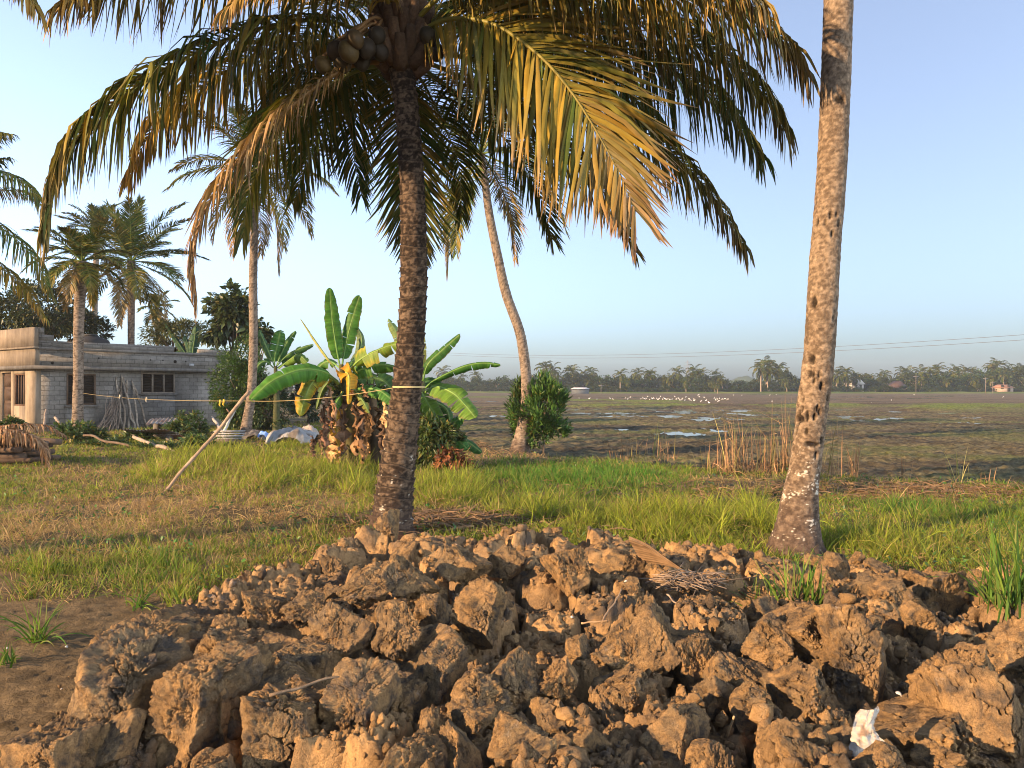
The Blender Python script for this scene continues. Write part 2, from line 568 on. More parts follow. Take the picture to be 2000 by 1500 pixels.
# muddy paddy field
ys = np.exp(np.linspace(np.log(7.0), np.log(690), 900))
ss = np.linspace(-1.15, 1.15, 620)
Yg = np.repeat(ys[:, None], len(ss), 1)
Xg = ss[None] * (Yg + 4.0)
x, y = Xg.ravel(), Yg.ravel()
lump = 0.10 * (billow(xy0(x, y, 1.5, 1.0), 4) - 0.45) + 0.06 * fbm(xy0(x, y, 4.0), 3)
strk = fbm(np.stack([x * 0.05, y * 0.16, x * 0], -1), 4)
z = FIELD_Z + lump * sstep(160, 30, y) + 0.035 * strk
PUD = [(1335, 843, 75, 9), (1225, 838, 55, 3), (1300, 812, 60, 4), (1390, 817, 60, 5), (1340, 803, 80, 4), (1470, 808, 55, 4), (1200, 812, 40, 2.5), (1010, 823, 30, 3),
       (1700, 818, 60, 4), (1750, 816, 30, 3), (1870, 825, 45, 2.5), (1860, 806, 50, 2.5), (1640, 800, 35, 2), (1150, 796, 90, 3), (1260, 790, 70, 2), (1410, 790, 90, 2.5),
       (1560, 787, 60, 2), (1690, 775, 90, 1.5), (1800, 778, 60, 1.5), (905, 803, 40, 3), (950, 783, 40, 1.5), (1500, 770, 80, 1.2), (1010, 895, 30, 2), (1380, 905, 60, 4), (1070, 880, 40, 3), (1300, 798, 120, 3), (1430, 801, 90, 3), (1180, 806, 80, 2.5), (1520, 795, 80, 2), (1100, 800, 60, 2), (1660, 812, 60, 3), (1760, 803, 70, 2), (1910, 815, 70, 3), (1600, 779, 90, 1.5), (1850, 773, 90, 1.2), (1240, 776, 60, 1.2), (940, 796, 50, 2), (980, 812, 40, 3)]
pX, pY = 1000 + x / y * FOC, HOR + (CAMZ - FIELD_Z) / y * FOC
pool = np.zeros(len(x))
for (a, b_, ra, rb) in PUD:
    pool = np.maximum(pool, np.exp(-((pX - a) / ra) ** 2 - ((pY - b_) / rb) ** 2))
pn = fbm(np.stack([x * 0.9, y * 0.28, x * 0], -1), 5, 2.03, .6)
z = z - 0.17 * np.clip(pool * 1.15 + 1.0 * pn * sstep(0.05, 0.4, pool) - 0.32, 0, 1)
BUNDS = [(793.5, 1000, 2100, 1.7, 0.25), (786, 1080, 1330, 2.2, 0.35), (799, 1780, 2100, 2.0, 0.3), (776, 860, 1030, 1.2, 0.25), (801, 860, 1010, 1.5, 0.2)]
gr = np.zeros(len(x))
for (py_, a, b_, wd, hh) in BUNDS:
    w = np.exp(-((pY - py_ - 1.2 * fbm(xy0(x, y, 0.06, py_), 2)) / wd) ** 2) * sstep(a - 40, a + 20, pX) * sstep(b_ + 40, b_ - 20, pX)
    z = z + hh * w
    gr = np.maximum(gr, w)
near = sstep(95, 35, y)
n1 = fbm(np.stack([x * 0.12, y * 0.35, x * 0], -1), 4)
c = lerp(np.array([0.140, 0.106, 0.068]), np.array([0.150, 0.128, 0.066]), near[:, None])
fl = fbm(xy0(x, y, 3.2, 9.0), 3) * near
c = c * (1 - 0.55 * sstep(0.05, 0.5, fl) + 0.25 * sstep(0.0, -0.5, fl))[:, None]
c = lerp(c, np.array([0.105, 0.118, 0.040]), (sstep(0.0, 0.5, n1) * (0.25 + 0.5 * near))[:, None])
c = lerp(c, np.array([0.055, 0.042, 0.032]), (sstep(0.1, -0.5, n1) * 0.6)[:, None])
c = lerp(c, np.array([0.13, 0.17, 0.035]), (gr * sstep(-0.3, 0.25, n1 + 0.25))[:, None])
b = MB()
b.add(np.stack([x, y, z], -1), grid_faces(len(ys), len(ss)), None, c)
tag(b.build('paddy_field', M_MUD, smooth=True), kind='structure')
b = MB()
b.add([(-800, 6.5, FIELD_Z - 0.055), (800, 6.5, FIELD_Z - 0.055), (800, 689, FIELD_Z - 0.055), (-800, 689, FIELD_Z - 0.055)], [[0, 1, 2, 3]], None, (0.05, 0.05, 0.05))
tag(b.build('water', M_WATER), kind='structure')
# wide earth sheet under everything, out to the horizon
b = MB()
b.add([(-900, -60, -0.75), (900, -60, -0.75), (900, 695, -0.75), (-900, 695, -0.75)], [[0, 1, 2, 3]], None, (0.12, 0.095, 0.06))
tag(b.build('far_ground', M_GROUND), kind='structure')

# the dug heap
ys = np.exp(np.linspace(np.log(1.5), np.log(8.0), 470))
ss = np.linspace(-1.35, 1.05, 760)
Yg = np.repeat(ys[:, None], len(ss), 1)
Xg = ss[None] * (Yg + 0.4)
x, y = Xg.ravel(), Yg.ravel()
HZ = heap_h(x, y)
tone = 0.95 + 0.25 * fbm(xy0(x, y, 0.9, 6.0), 3)
b = MB()
F = grid_faces(len(ys), len(ss))
keep = (heap_d(x, y) > -0.25)
b.add(np.stack([x, y, HZ], -1), F[keep[F].all(1)], None, np.stack([tone, tone * 0.98, tone * 0.96], -1))
tag(b.build('soil_mound', M_SOIL, smooth=True), kind='structure')
def heap_at(x, y):
    return float(heap_h(np.array([x]), np.array([y]))[0])
#PART2

# ------------------------------------------------------------------ clods of clay
def ico(sub):
    import bmesh
    bm = bmesh.new()
    bmesh.ops.create_icosphere(bm, subdivisions=sub, radius=1.0)
    v = np.array([p.co[:] for p in bm.verts])
    f = np.array([[q.index for q in p.verts] for p in bm.faces])
    bm.free()
    return v, f
ICO6, ICO5, ICO4 = ico(7), ico(6), ico(5)
def clod_mesh(seed, lod, crumb=1.0, planes=10, dims=(1, 1, 1), block=False, smooth_side=0.0):
    r_ = np.random.default_rng(seed)
    d, f = (ICO6 if lod == 6 else ICO5 if lod == 5 else ICO4)
    dims = np.array(dims, float)
    if block:
        N = np.array([[1, 0, 0], [-1, 0, 0], [0, 1, 0], [0, -1, 0], [0, 0, 1], [0, 0, -1]], float)
        N = np.vstack([N + r_.normal(0, 0.13, N.shape), r_.normal(size=(3, 3))])
        D = np.concatenate([r_.uniform(0.62, 0.76, 6), r_.uniform(0.86, 1.05, 3)])
    else:
        N = [unit(r_.normal(size=3))]
        while len(N) < planes:              # faces that do not crowd each other: an angular, broken lump
            c_n = unit(r_.normal(size=3))
            if max(float(c_n @ q) for q in N) < 0.62: N.append(c_n)
            elif r_.uniform() < 0.02: N.append(c_n)
        N = np.array(N)
        D = r_.uniform(0.50, 0.88, len(N))
    N = unit(N)
    o = r_.uniform(-50, 50, 3)
    dw = unit(d + 0.05 * np.stack([fbm(d * 2.6 + o + 31 * k, 3) for k in range(3)], -1))
    rad = D[None] / np.maximum(dw @ N.T, 1e-3)
    face = np.argmin(rad, axis=1)
    frough = np.where(r_.uniform(size=len(D)) < 0.35, 0.0, r_.uniform(0.5, 1.2, len(D)))[face]
    fgrey = np.where(r_.uniform(size=len(D)) < 0.30, r_.uniform(0.5, 1.0, len(D)), 0.0)[face]
    kx = 34.0
    rr = -np.log(np.exp(-kx * np.minimum(rad, 2.5)).sum(1)) / kx
    rr = np.minimum(rr, 1.22)
    p = d * rr[:, None] * dims
    nrm = unit(d / dims)
    rough = frough * sstep(-0.45, 0.25, fbm(p * 1.4 + o + 5, 3)) * (1 - smooth_side) + 0.20
    w = np.stack([fbm(p * 3 + o + 7 * k, 3) for k in range(3)], -1)
    f1, f2, cid = voro(p * 1.9 + o + 0.28 * w)
    crack = (1 - sstep(0.0, 0.05, f2 - f1)) * sstep(-0.2, 0.25, fbm(p * 1.2 + o + 40, 2))
    q1, q2, qid = voro(p * 5.5 + o + 0.30 * w)
    ridge = 0.0
    am, fr_ = 1.0, 2.2
    for k in range(6):
        ridge = ridge + am * (0.5 - np.abs(perlin(p * fr_ + o + 13 * k)) * 1.6)
        am *= 0.56
        fr_ *= 2.1
    disp = 0.066 * ridge * (0.35 + rough) - 0.12 * crack + 0.09 * (cid - 0.5) * (0.3 + rough)
    disp = disp + crumb * rough * (0.085 * (qid - 0.5) - 0.035 * (1 - sstep(0.0, 0.12, q2 - q1)))
    if lod >= 5:
        s1, s2, sid = voro(p * 15.0 + o + 0.5 * w)
        disp = disp + crumb * (0.15 + rough) * (0.036 * (sid - 0.5) - 0.012 * (1 - sstep(0.0, 0.15, s2 - s1)))
    p = p + nrm * disp[:, None]
    tone = np.clip(0.95 + 0.22 * fbm(p * 1.1 + o + 11, 3), 0.5, 1.5) * (1 - 0.35 * crack)
    g = np.clip(sstep(0.15, 0.5, fbm(p * 0.8 + o + 21, 3)) + fgrey * sstep(-0.4, 0.1, fbm(p * 1.7 + o + 25, 3)), 0, 1)[:, None]
    me = MB()
    me.add(p, None, f, lerp(np.stack([tone, tone * 0.985, tone * 0.96], -1), np.stack([tone * 0.62, tone * 0.72, tone * 0.9], -1), 0.7 * g))
    ob = me.build('soil_clod', M_SOIL, smooth=True)
    m = ob.data
    bpy.data.objects.remove(ob)
    return m
BIG = {'wide': [clod_mesh(100 + k, 6, 1.0, 6 + k % 3, (1.2, 1.0, 0.78)) for k in range(4)],
       'even': [clod_mesh(120 + k, 6, 1.0, 6 + k % 3, (1, 1, 1), smooth_side=0.6 * (k == 3)) for k in range(5)],
       'tall': [clod_mesh(140 + k, 6, 1.0, 6 + k % 3, (0.78, 0.85, 1.3)) for k in range(4)]}
DIM = {'wide': (1.2, 0.78), 'even': (1, 1), 'tall': (0.78, 1.3)}
MID = [clod_mesh(200 + k, 5, 1.1, 5 + k % 3, ((1, 1, 1), (1.2, 0.9, 0.8), (0.85, 0.9, 1.2))[k % 3]) for k in range(9)]
SML = [clod_mesh(300 + k, 4, 1.2, 6) for k in range(6)]
rc = random.Random(11)
def put_clod(mesh, loc, scale, label, group=None, tilt=0.5, rz=None):
    o = bpy.data.objects.new('soil_clod', mesh)
    COL.objects.link(o)
    o.location = tuple(float(v) for v in loc)
    o.scale = tuple(float(v) for v in scale)
    o.rotation_euler = (rc.uniform(-tilt, tilt), rc.uniform(-tilt, tilt), rc.uniform(0, 6.3) if rz is None else rz)
    return tag(o, label, 'soil clod', group)
# (centre x, centre y, width, height in photograph pixels, height above ground, label)
HERO = [
    (1662, 1318, 118, 205, 0.34, 'tall upright orange slab of clay behind the torn white sack'),
    (1560, 1345, 125, 120, 0.34, 'knobbly orange lump of clay left of the tall upright slab'),
    (1500, 1262, 80, 110, 0.42, 'lumpy orange clod just below the green grass tuft on the heap'),
    (1575, 1240, 140, 90, 0.46, 'broad brown clod right beneath the grass tuft on the heap'),
    (1600, 1275, 60, 70, 0.38, 'small grey clod wedged between two orange clods'),
    (1245, 1268, 165, 135, 0.36, 'wide flat-faced orange clod with a pale salty right edge'),
    (1225, 1352, 130, 110, 0.28, 'rounded clod directly under the wide flat-faced orange clod'),
    (1345, 1285, 110, 85, 0.34, 'smooth rounded dark clod right of the wide flat-faced one'),
    (1440, 1330, 130, 95, 0.30, 'orange clod with broken left face below the smooth rounded one'),
    (1870, 1330, 130, 130, 0.36, 'peaked orange clod at the top of the right-hand pile'),
    (1905, 1405, 230, 180, 0.30, 'huge clay clod split between orange and grey faces at the right'),
    (1850, 1470, 330, 170, 0.20, 'longest orange clod, lying beside the torn white sack'),
    (1990, 1300, 90, 130, 0.25, 'grey brown clod cut by the right picture edge'),
    (1610, 1435, 150, 120, 0.18, 'dark round clod left of the torn white sack'),
    (1395, 1390, 90, 120, 0.24, 'narrow clod with small crumbs standing left of the tall slab'),
    (1480, 1415, 85, 110, 0.24, 'pointed orange clod in the front middle of the right pile'),
    (1200, 1450, 140, 150, 0.16, 'cracked upright block of clay at the front of the heap'),
    (1070, 1425, 100, 100, 0.22, 'smooth grey-faced clod at the front beside the cracked block'),
    (1005, 1465, 90, 120, 0.16, 'orange front clod left of the smooth grey-faced one'),
    (1385, 1480, 120, 80, 0.14, 'low orange clod at the very front right of the cracked block'),
    (1525, 1480, 110, 70, 0.12, 'rounded orange clod in front of the dark round one'),
    (850, 1310, 115, 100, 0.36, 'rounded brown clod in the middle of the heap'),
    (772, 1240, 105, 85, 0.38, 'pale orange clod in the middle left of the heap'),
    (940, 1212, 85, 110, 0.40, 'hollowed orange clod on the middle of the heap'),
    (660, 1230, 115, 85, 0.38, 'broad dark clod left of the pale orange one'),
    (790, 1138, 105, 75, 0.40, 'orange clod high on the heap in front of the fruiting palm'),
    (710, 1152, 110, 60, 0.40, 'flat grey-topped clod in front of the fruiting palm'),
    (1112, 1112, 105, 75, 0.42, 'brown clod on the crest of the heap right of the palm'),
    (990, 1098, 65, 55, 0.40, 'small bright clod on the crest of the heap'),
    (905, 1108, 80, 65, 0.42, 'crumbly orange clod on the crest nearest the fruiting palm'),
    (595, 1192, 95, 55, 0.30, 'low orange clod at the back left of the heap'),
    (515, 1196, 120, 60, 0.26, 'dark clod at the back left edge of the heap'),
    (490, 1134, 44, 34, 0.08, 'smooth tan clod lying alone at the edge of the grass'),
    (1000, 1330, 90, 100, 0.34, 'dark crumbly clod in the centre front of the heap'),
    (1090, 1335, 80, 80, 0.34, 'small dark clod between the centre and the flat-faced clod'),
    (940, 1400, 95, 120, 0.26, 'standing brown clod in the centre front'),
    (860, 1440, 110, 130, 0.20, 'cracked standing clod right of the dark gap'),
    (1740, 1160, 70, 50, 0.12, 'small orange clod on the low far right bank of the heap'),
    (1690, 1180, 90, 55, 0.12, 'flat brown clod on the low right bank'),
    (1790, 1145, 110, 55, 0.14, 'long orange clod along the low far right bank'),
    (1860, 1150, 120, 50, 0.14, 'longest flat orange clod on the low far right bank'),
    (1600, 1145, 90, 60, 0.14, 'brown clod in front of the bare palm trunk'),
    (1700, 1265, 130, 110, 0.16, 'smooth dark grey clod behind the tall upright slab'),
]
SLABS = [   # the standing blocks with deep gaps between them at the left of the heap
    (262, 1395, 150, 250, 'orange standing block of clay at the far left of the heap'),
    (395, 1420, 125, 260, 'standing block of clay second from the left edge of the heap'),
    (455, 1400, 90, 230, 'narrow standing block behind the second block from the left'),
    (560, 1450, 125, 220, 'standing block of clay third from the left with a crumbly top'),
    (710, 1440, 100, 230, 'narrow standing block of clay just right of the deepest gap'),
    (265, 1290, 130, 130, 'salt-streaked block at the back left corner of the heap'),
    (360, 1265, 120, 90, 'block with a grey face behind the left standing blocks'),
    (455, 1285, 100, 110, 'rounded block behind the second standing block from the left'),
    (130, 1460, 150, 90, 'low crumbled block at the front left foot of the heap'),
    (610, 1330, 110, 130, 'dark block behind the third standing block from the left'),
    (530, 1310, 90, 110, 'block with a shaded face between the left blocks'),
    (790, 1400, 90, 150, 'thin standing block in the middle front of the heap'),
]
taken = []
for k, (cx, cy, w, h, zc, lab) in enumerate(HERO):
    p = gp(cx, cy, zc)
    g = float(heap_at(p[0], p[1])) if heap_d(np.array([p[0]]), np.array([p[1]]))[0] > 0 else float(ground_z(np.array([p[0]]), np.array([p[1]]))[0])
    sx, sz = 0.58 * w * p[1] / FOC, 0.58 * h * p[1] / FOC
    kind_ = 'wide' if w > 1.22 * h else 'tall' if h > 1.22 * w else 'even'
    dx_, dz_ = DIM[kind_]
    put_clod(BIG[kind_][k % len(BIG[kind_])], p, (sx / dx_, 0.5 * (sx / dx_ + sz / dz_), sz / dz_), lab, tilt=0.25, rz=rc.choice([0.3, -0.4, 3.0, 3.5, 0.1]))
    taken.append((p[0], p[1], sx))
for k, (cx, cy, w, h, lab) in enumerate(SLABS):
    zc = 0.2
    p = gp(cx, cy, zc)
    sx, sz = 0.66 * w * p[1] / FOC, 0.66 * h * p[1] / FOC
    u_ = 0.5 * (sx + sz)
    m_ = clod_mesh(900 + k, 6, 1.0, 9, (sx / u_, max(sx * 1.3, .6 * sz) / u_, sz / u_), True)
    put_clod(m_, p, (u_, u_, u_), lab, tilt=0.10, rz=rc.uniform(-0.45, -0.1))
    taken.append((p[0], p[1], sx))
n_c = 0
tries = 0
while n_c < 252 and tries < 9000:
    tries += 1
    Y = math.exp(rc.uniform(math.log(2.2), math.log(7.3)))
    X = rc.uniform(-1.05, 0.92) * (Y + 0.3)
    d = float(heap_d(np.array([X]), np.array([Y]))[0])
    if d < -0.10:
        continue
    r0 = min(0.25, 0.040 * Y, math.exp(rc.gauss(math.log(0.078), 0.55))) 
    if d < 0.22: r0 = min(r0, 0.05 + 0.15 * max(d, 0))
    if any((X - a) ** 2 + (Y - b_) ** 2 < (0.46 * (r0 + c_)) ** 2 for a, b_, c_ in taken):
        continue
    taken.append((X, Y, r0))
    zz = heap_at(X, Y)
    far_low = X > 1.2 and Y > 4.6
    put_clod(MID[n_c % len(MID)] if r0 > 0.06 else SML[n_c % len(SML)], (X, Y, zz + 0.25 * r0), (r0 * rc.uniform(0.8, 1.25), r0 * rc.uniform(0.8, 1.25), r0 * rc.uniform(0.7, 1.2)),
             'nameless smaller lump of brown clay scattered over the dug heap', 'smaller clods scattered over the dug heap', tilt=1.5)
    n_c += 1
# crumbs: uncountable
v0, f0 = ico(1)
b = MB()
cr = np.random.default_rng(5)
n = 38000
Yc = np.exp(cr.uniform(np.log(1.9), np.log(7.6), n))
Xc = cr.uniform(-1.3, 0.95, n) * (Yc + 0.3)
dd = heap_d(Xc, Yc)
ok = (dd > -0.35) & (cr.uniform(size=n) < np.where(dd < 0, np.exp(dd / 0.12), 1))
Xc, Yc, dd = Xc[ok], Yc[ok], dd[ok]
zc = np.where(dd > -0.05, heap_h(Xc, Yc), ground_z(Xc, Yc))
rr = np.minimum(np.exp(cr.normal(np.log(0.0080), 0.65, len(Xc))), .045)
for k in range(len(Xc)):
    v = v0 * (1 + 0.38 * cr.uniform(-1, 1, size=(len(v0), 1))) * rr[k] * cr.uniform(0.6, 1.4, 3)
    t = cr.uniform(0.55, 1.0)
    b.add(v + (Xc[k], Yc[k], zc[k] + 0.4 * rr[k]), None, f0, (t, t * 0.98, t * 0.96))
tag(b.build('soil_crumbs', M_SOIL, smooth=False), kind='stuff')

# ------------------------------------------------------------------ palms
GRN, GRN2, YEL, BRN, TAN = (np.array(c) for c in ((0.026, 0.062, 0.011), (0.056, 0.095, 0.016), (0.34, 0.205, 0.026), (0.17, 0.08, 0.036), (0.34, 0.23, 0.14)))  # YEL leans orange: sunlit gold painted on top of real yellowing
def frond_geo(leaf, rib, ctrl, seed, nl=95, Ln=0.95, wid=0.022, hang=0.75, age=0.3, dry=0.0, K=6, petiole=0.14, roll=0.0, r0=0.03, vee=True, tipb=0.5, up=0.18, twist=0.5):
    """one feather leaf along the curve ctrl; age yellows it and paints in sunlit gold, dry browns it, hang lets the leaflets droop"""
    r_ = np.random.default_rng(seed)
    n = 60
    P = curve(ctrl, n)
    s = np.concatenate([[0], np.cumsum(np.linalg.norm(np.diff(P, axis=0), axis=1))])
    s /= s[-1]
    T = unit(np.gradient(P, axis=0))
    rad = r0 * (1 - 0.92 * s ** 0.8)
    rib.tube(P[::2], rad[::2], 6, lerp(lerp(GRN2 * 1.5, YEL * 0.8, age), BRN, np.clip(dry + 0.4 * s[::2], 0, 1)[:, None]))
    m = nl * 2
    side = np.tile([1.0, -1.0], nl)
    t = petiole + (1 - petiole) * np.clip(np.repeat(np.arange(nl) / (nl - 1.0), 2) + r_.normal(0, 0.004, m), 0, 1)
    q = (t - petiole) / (1 - petiole)
    ip = np.stack([np.interp(t, s, P[:, k]) for k in range(3)], -1)
    Tt = unit(np.stack([np.interp(t, s, T[:, k]) for k in range(3)], -1))
    # a side vector that turns smoothly along the rachis: fixed by the frond's own vertical plane
    hd = P[-1] - P[0]
    hd[2] = 0
    if np.linalg.norm(hd) < 0.3: hd = np.array([0.3, 1.0, 0])
    S0 = unit(np.cross(hd, [0, 0, 1.0]))
    Sd = unit(S0[None] - (Tt @ S0)[:, None] * Tt)
    U = np.cross(Sd, Tt)
    U = U * np.where((U[:, 2:3].mean() < 0), -1, 1)
    cr_, sr_ = math.cos(roll), math.sin(roll)
    Sd, U = Sd * cr_ + U * sr_, U * cr_ - Sd * sr_
    a = np.radians(lerp(72, 26, q ** 0.8) + r_.normal(0, 4, m))
    d0 = unit(Sd * (side * np.sin(a))[:, None] + Tt * np.cos(a)[:, None] + U * (up + r_.normal(0, 0.06, m))[:, None])
    L = Ln * (0.45 + 0.55 * sstep(0, 0.28, q)) * (1 - 0.62 * sstep(0.5, 1.0, q)) * r_.uniform(0.86, 1.08, m)
    hg = np.clip(hang + r_.normal(0, 0.10, m), 0, 1)
    down = np.array([0, 0, -1.0])
    f = np.linspace(0, 1, K)
    pts = np.zeros((m, K, 3))
    dirs = np.zeros((m, K, 3))
    cur = ip.copy()
    wob = r_.normal(0, 0.10, (m, 3))
    for k in range(K):
        w = (hg * sstep(-0.10, 0.55, np.full(m, f[k])))[:, None]
        dk = unit(d0 * (1 - w) + down * w + wob * f[k])
        dirs[:, k] = dk
        pts[:, k] = cur
        cur = cur + dk * (L / (K - 1))[:, None]
    tw = r_.normal(0, twist, m)
    Wd = np.cross(dirs, U[:, None])
    Wd = unit(Wd + 1e-6)
    Nn = np.cross(Wd, dirs)
    Wd = Wd * np.cos(tw)[:, None, None] + Nn * np.sin(tw)[:, None, None]
    Nn = np.cross(Wd, dirs)
    prof = np.interp(f, [0, 0.12, 0.45, 0.8, 1.0], [0.45, 0.95, 1.0, 0.62, 0.06])
    wv = (wid * r_.uniform(0.75, 1.15, m) * (0.6 + 0.4 * sstep(0.0, 0.15, q)))[:, None] * prof[None]
    yl = np.clip(age * 0.9 + r_.normal(0, 0.19, m)[:, None] + 0.30 * age * f[None] + 0.25 * age * q[:, None], 0, 1)
    br = np.clip(dry + tipb * sstep(0.62, 1.05, f)[None] * (0.25 + age) + tipb * 0.9 * sstep(0.55, 1.0, q)[:, None] * (0.15 + age) + r_.normal(0, 0.10, m)[:, None], 0, 1)
    g = lerp(GRN, GRN2, r_.uniform(0, 1, m)[:, None, None]) * np.ones((m, K, 1))
    c = lerp(g, YEL, yl[..., None])
    bc = lerp(BRN, TAN, r_.uniform(0, 1, m)[:, None, None])
    c = lerp(c, bc, br[..., None])
    gone = r_.uniform(size=m) < 0.02
    kp = ~gone
    if vee:
        leaf.vees(pts[kp], Wd[kp] * wv[kp][..., None], Nn[kp] * (0.35 * wv[kp])[..., None], c[kp])
    else:
        leaf.strips(pts[kp], Wd[kp] * wv[kp][..., None], c[kp])
    return P
def trunk_geo(mb, ctrl, radii, seed, n=300, ns=40, pitch=0.085, ring=0.05, rough=0.04, dark=(0.075, 0.055, 0.042), light=(0.30, 0.24, 0.18), bias=0.0, lich=0.0, pits=0.0, lich_top=1.2, base_dark=0.9, scars=()):
    P = curve(ctrl, n)
    tt = np.linspace(0, 1, len(radii))
    r = np.interp(np.linspace(0, 1, n), tt, radii)
    seg = np.concatenate([[0], np.cumsum(np.linalg.norm(np.diff(P, axis=0), axis=1))])
    T = unit(np.gradient(P, axis=0))
    A = unit(np.cross(np.array([[0, 1.0, 0]]), T))
    B = np.cross(T, A)
    a = np.linspace(0, 2 * np.pi, ns, endpoint=False)
    ca, sa = np.cos(a), np.sin(a)
    q = np.stack([np.broadcast_to(ca[None], (n, ns)), np.broadcast_to(sa[None], (n, ns)), np.broadcast_to(seg[:, None], (n, ns))], -1).reshape(-1, 3)
    rb = np.repeat(r, ns)
    qs = q * np.stack([rb, rb, np.ones_like(rb)], -1) + seed * 3.7
    wob = 0.22 * fbm(qs * np.array([2.2, 2.2, 1.4]), 3)
    warp = 0.35 * fbm(np.repeat(seg, ns)[:, None] * np.array([[0.9, 0, 0]]) + seed, 2)
    ph = np.mod(np.repeat(seg, ns) / pitch + wob * 1.6 + warp * 2, 1.0)
    step = ph ** 3 - 0.35 * np.exp(-((ph - 0.02) / 0.06) ** 2)
    nz = fbm(qs * 14, 4)
    h = 1 + ring * (step - 0.3) + rough * nz + 0.02 * fbm(qs * 3, 3)
    pt = np.zeros(n * ns)
    if pits:
        f1, f2, cid = voro(qs * np.array([20, 20, 8.0]))
        zone = np.exp(-((np.repeat(seg, ns) - 1.4) / 0.55) ** 2)
        sel = fbm(qs * 1.6 + 4, 3) - 0.30 + 1.05 * zone
        pt = sstep(0.42, 0.2, f1) * (cid < 0.8) * sstep(-0.05, 0.3, sel)
        h = h - pits * pt
    sc_ = np.zeros(n * ns)
    for (zs, az_, hw, hh) in scars:         # old wounds in the bark
        da = np.mod(np.tile(a, n) - R(az_) + np.pi, 2 * np.pi) - np.pi
        dd = np.sqrt((da * rb / hw) ** 2 + ((np.repeat(seg, ns) - zs) / hh) ** 2) + 0.35 * fbm(qs * 18, 3)
        sc_ = np.maximum(sc_, sstep(1.1, 0.6, dd))
    h = h - 0.16 * sc_
    v = P[:, None] + (r[:, None] * h.reshape(n, ns))[..., None] * (ca[None, :, None] * A[:, None] + sa[None, :, None] * B[:, None])
    ln = 0.5 + 0.40 * fbm(qs * np.array([26, 26, 30.0]) + 3, 5) + 0.18 * fbm(qs * np.array([3, 3, 1.5]) + 8, 3) + bias + 0.35 * nz
    m = sstep(0.30, 0.75, ln)
    band = np.exp(-((ph - 0.97) / 0.10) ** 2) * 0.7
    gap = np.exp(-((np.minimum(ph, 1 - ph)) / 0.05) ** 2)
    c = lerp(np.array(dark), np.array(light), m[:, None]) * (1 + 0.35 * fbm(qs * np.array([24, 24, 30.0]), 3))[:, None]
    c = lerp(c, np.array(light) * 1.25, band[:, None] * min(0.8, ring * 8))
    c = c * (1 - 0.75 * gap * min(1, ring * 14))[:, None]
    hgt = np.repeat(seg, ns)
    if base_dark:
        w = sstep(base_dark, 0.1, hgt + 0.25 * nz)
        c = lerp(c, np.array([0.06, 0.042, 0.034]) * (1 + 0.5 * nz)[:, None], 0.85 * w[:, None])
    if lich:
        f1, f2, cid = voro(qs * 15.0)
        sp = 0.65 * fbm(qs * 9 + 9, 4) + 0.62 * fbm(qs * 42, 3)
        w = sstep(0.12, 0.35, sp - (1 - lich)) * sstep(lich_top, lich_top * 0.5, hgt) * sstep(0.02, 0.25, hgt)
        c = lerp(c, np.array([0.50, 0.47, 0.40]), 0.9 * w[:, None])
    c = c * (1 - 0.85 * pt)[:, None] * (1 - 0.85 * sc_)[:, None]
    i = np.arange(n - 1)[:, None] * ns
    j = np.arange(ns)[None]
    j2 = (j + 1) % ns
    quads = np.stack([i + j, i + j2, i + ns + j2, i + ns + j], -1).reshape(-1, 4)
    mb.add(v.reshape(-1, 3), quads, None, np.clip(c, 0.01, 0.9))
    return P

# --- the fruiting palm in front
YA = PALM_A[1]
palm = thing('coconut_palm', 'dark ringed coconut palm bearing coconuts, its feathery fronds spread over the yard', 'palm tree', PALM_A)
b = MB()
TA = [px(760, 1072, YA)] + [px(a, c, YA) for a, c in ((764, 1030), (772, 950), (788, 820), (801, 680), (808, 540), (806, 400), (798, 260), (787, 150), (783, 95), (782, 40))]
RA = np.array([0.335, 0.26, 0.205, 0.19, 0.167, 0.15, 0.142, 0.142, 0.135, 0.128, 0.122, 0.125, 0.15, 0.17, 0.10])
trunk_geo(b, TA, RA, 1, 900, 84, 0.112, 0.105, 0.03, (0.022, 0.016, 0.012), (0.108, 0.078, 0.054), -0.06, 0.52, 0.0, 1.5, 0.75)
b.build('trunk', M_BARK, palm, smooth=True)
HUB = px(784, 85, YA)
def fr(name_pts, seed, Ys, **kw):
    """control points from photograph pixels, each with its own depth"""
    pts = [px(a, c, Yk) for (a, c), Yk in zip(name_pts, Ys)]
    lf, rb = MB(), MB()
    frond_geo(lf, rb, pts, seed, **kw)
    o = lf.build('frond', M_FROND, palm)
    r = rb.build('midrib', M_RIB, o, origin=np.array(palm.location), smooth=True)
    return o
Y0 = YA
# left, large, hanging leaflets
fr([(782, 100), (640, 40), (480, 62), (300, 145), (165, 250), (108, 345), (92, 440)], 1, [Y0, Y0 - .1, Y0 - .3, Y0 - .5, Y0 - .7, Y0 - .8, Y0 - .85], nl=155, Ln=1.05, wid=0.0205, hang=0.90, age=0.18, tipb=0.9)
# yellowish one behind it
fr([(780, 110), (660, 80), (520, 100), (400, 165), (300, 250), (255, 340)], 2, [Y0 + .1, Y0 + .4, Y0 + .8, Y0 + 1.1, Y0 + 1.3, Y0 + 1.4], nl=125, Ln=1.0, wid=0.018, hang=0.86, age=0.5, tipb=0.5)
# dry red-brown one hanging at the left
fr([(775, 120), (680, 130), (570, 205), (470, 305), (400, 410), (378, 500), (385, 590)], 3, [Y0, Y0 - .2, Y0 - .4, Y0 - .5, Y0 - .5, Y0 - .45, Y0 - .4], nl=112, Ln=0.62, wid=0.0150, hang=0.72, age=0.55, dry=0.62, tipb=0.4)
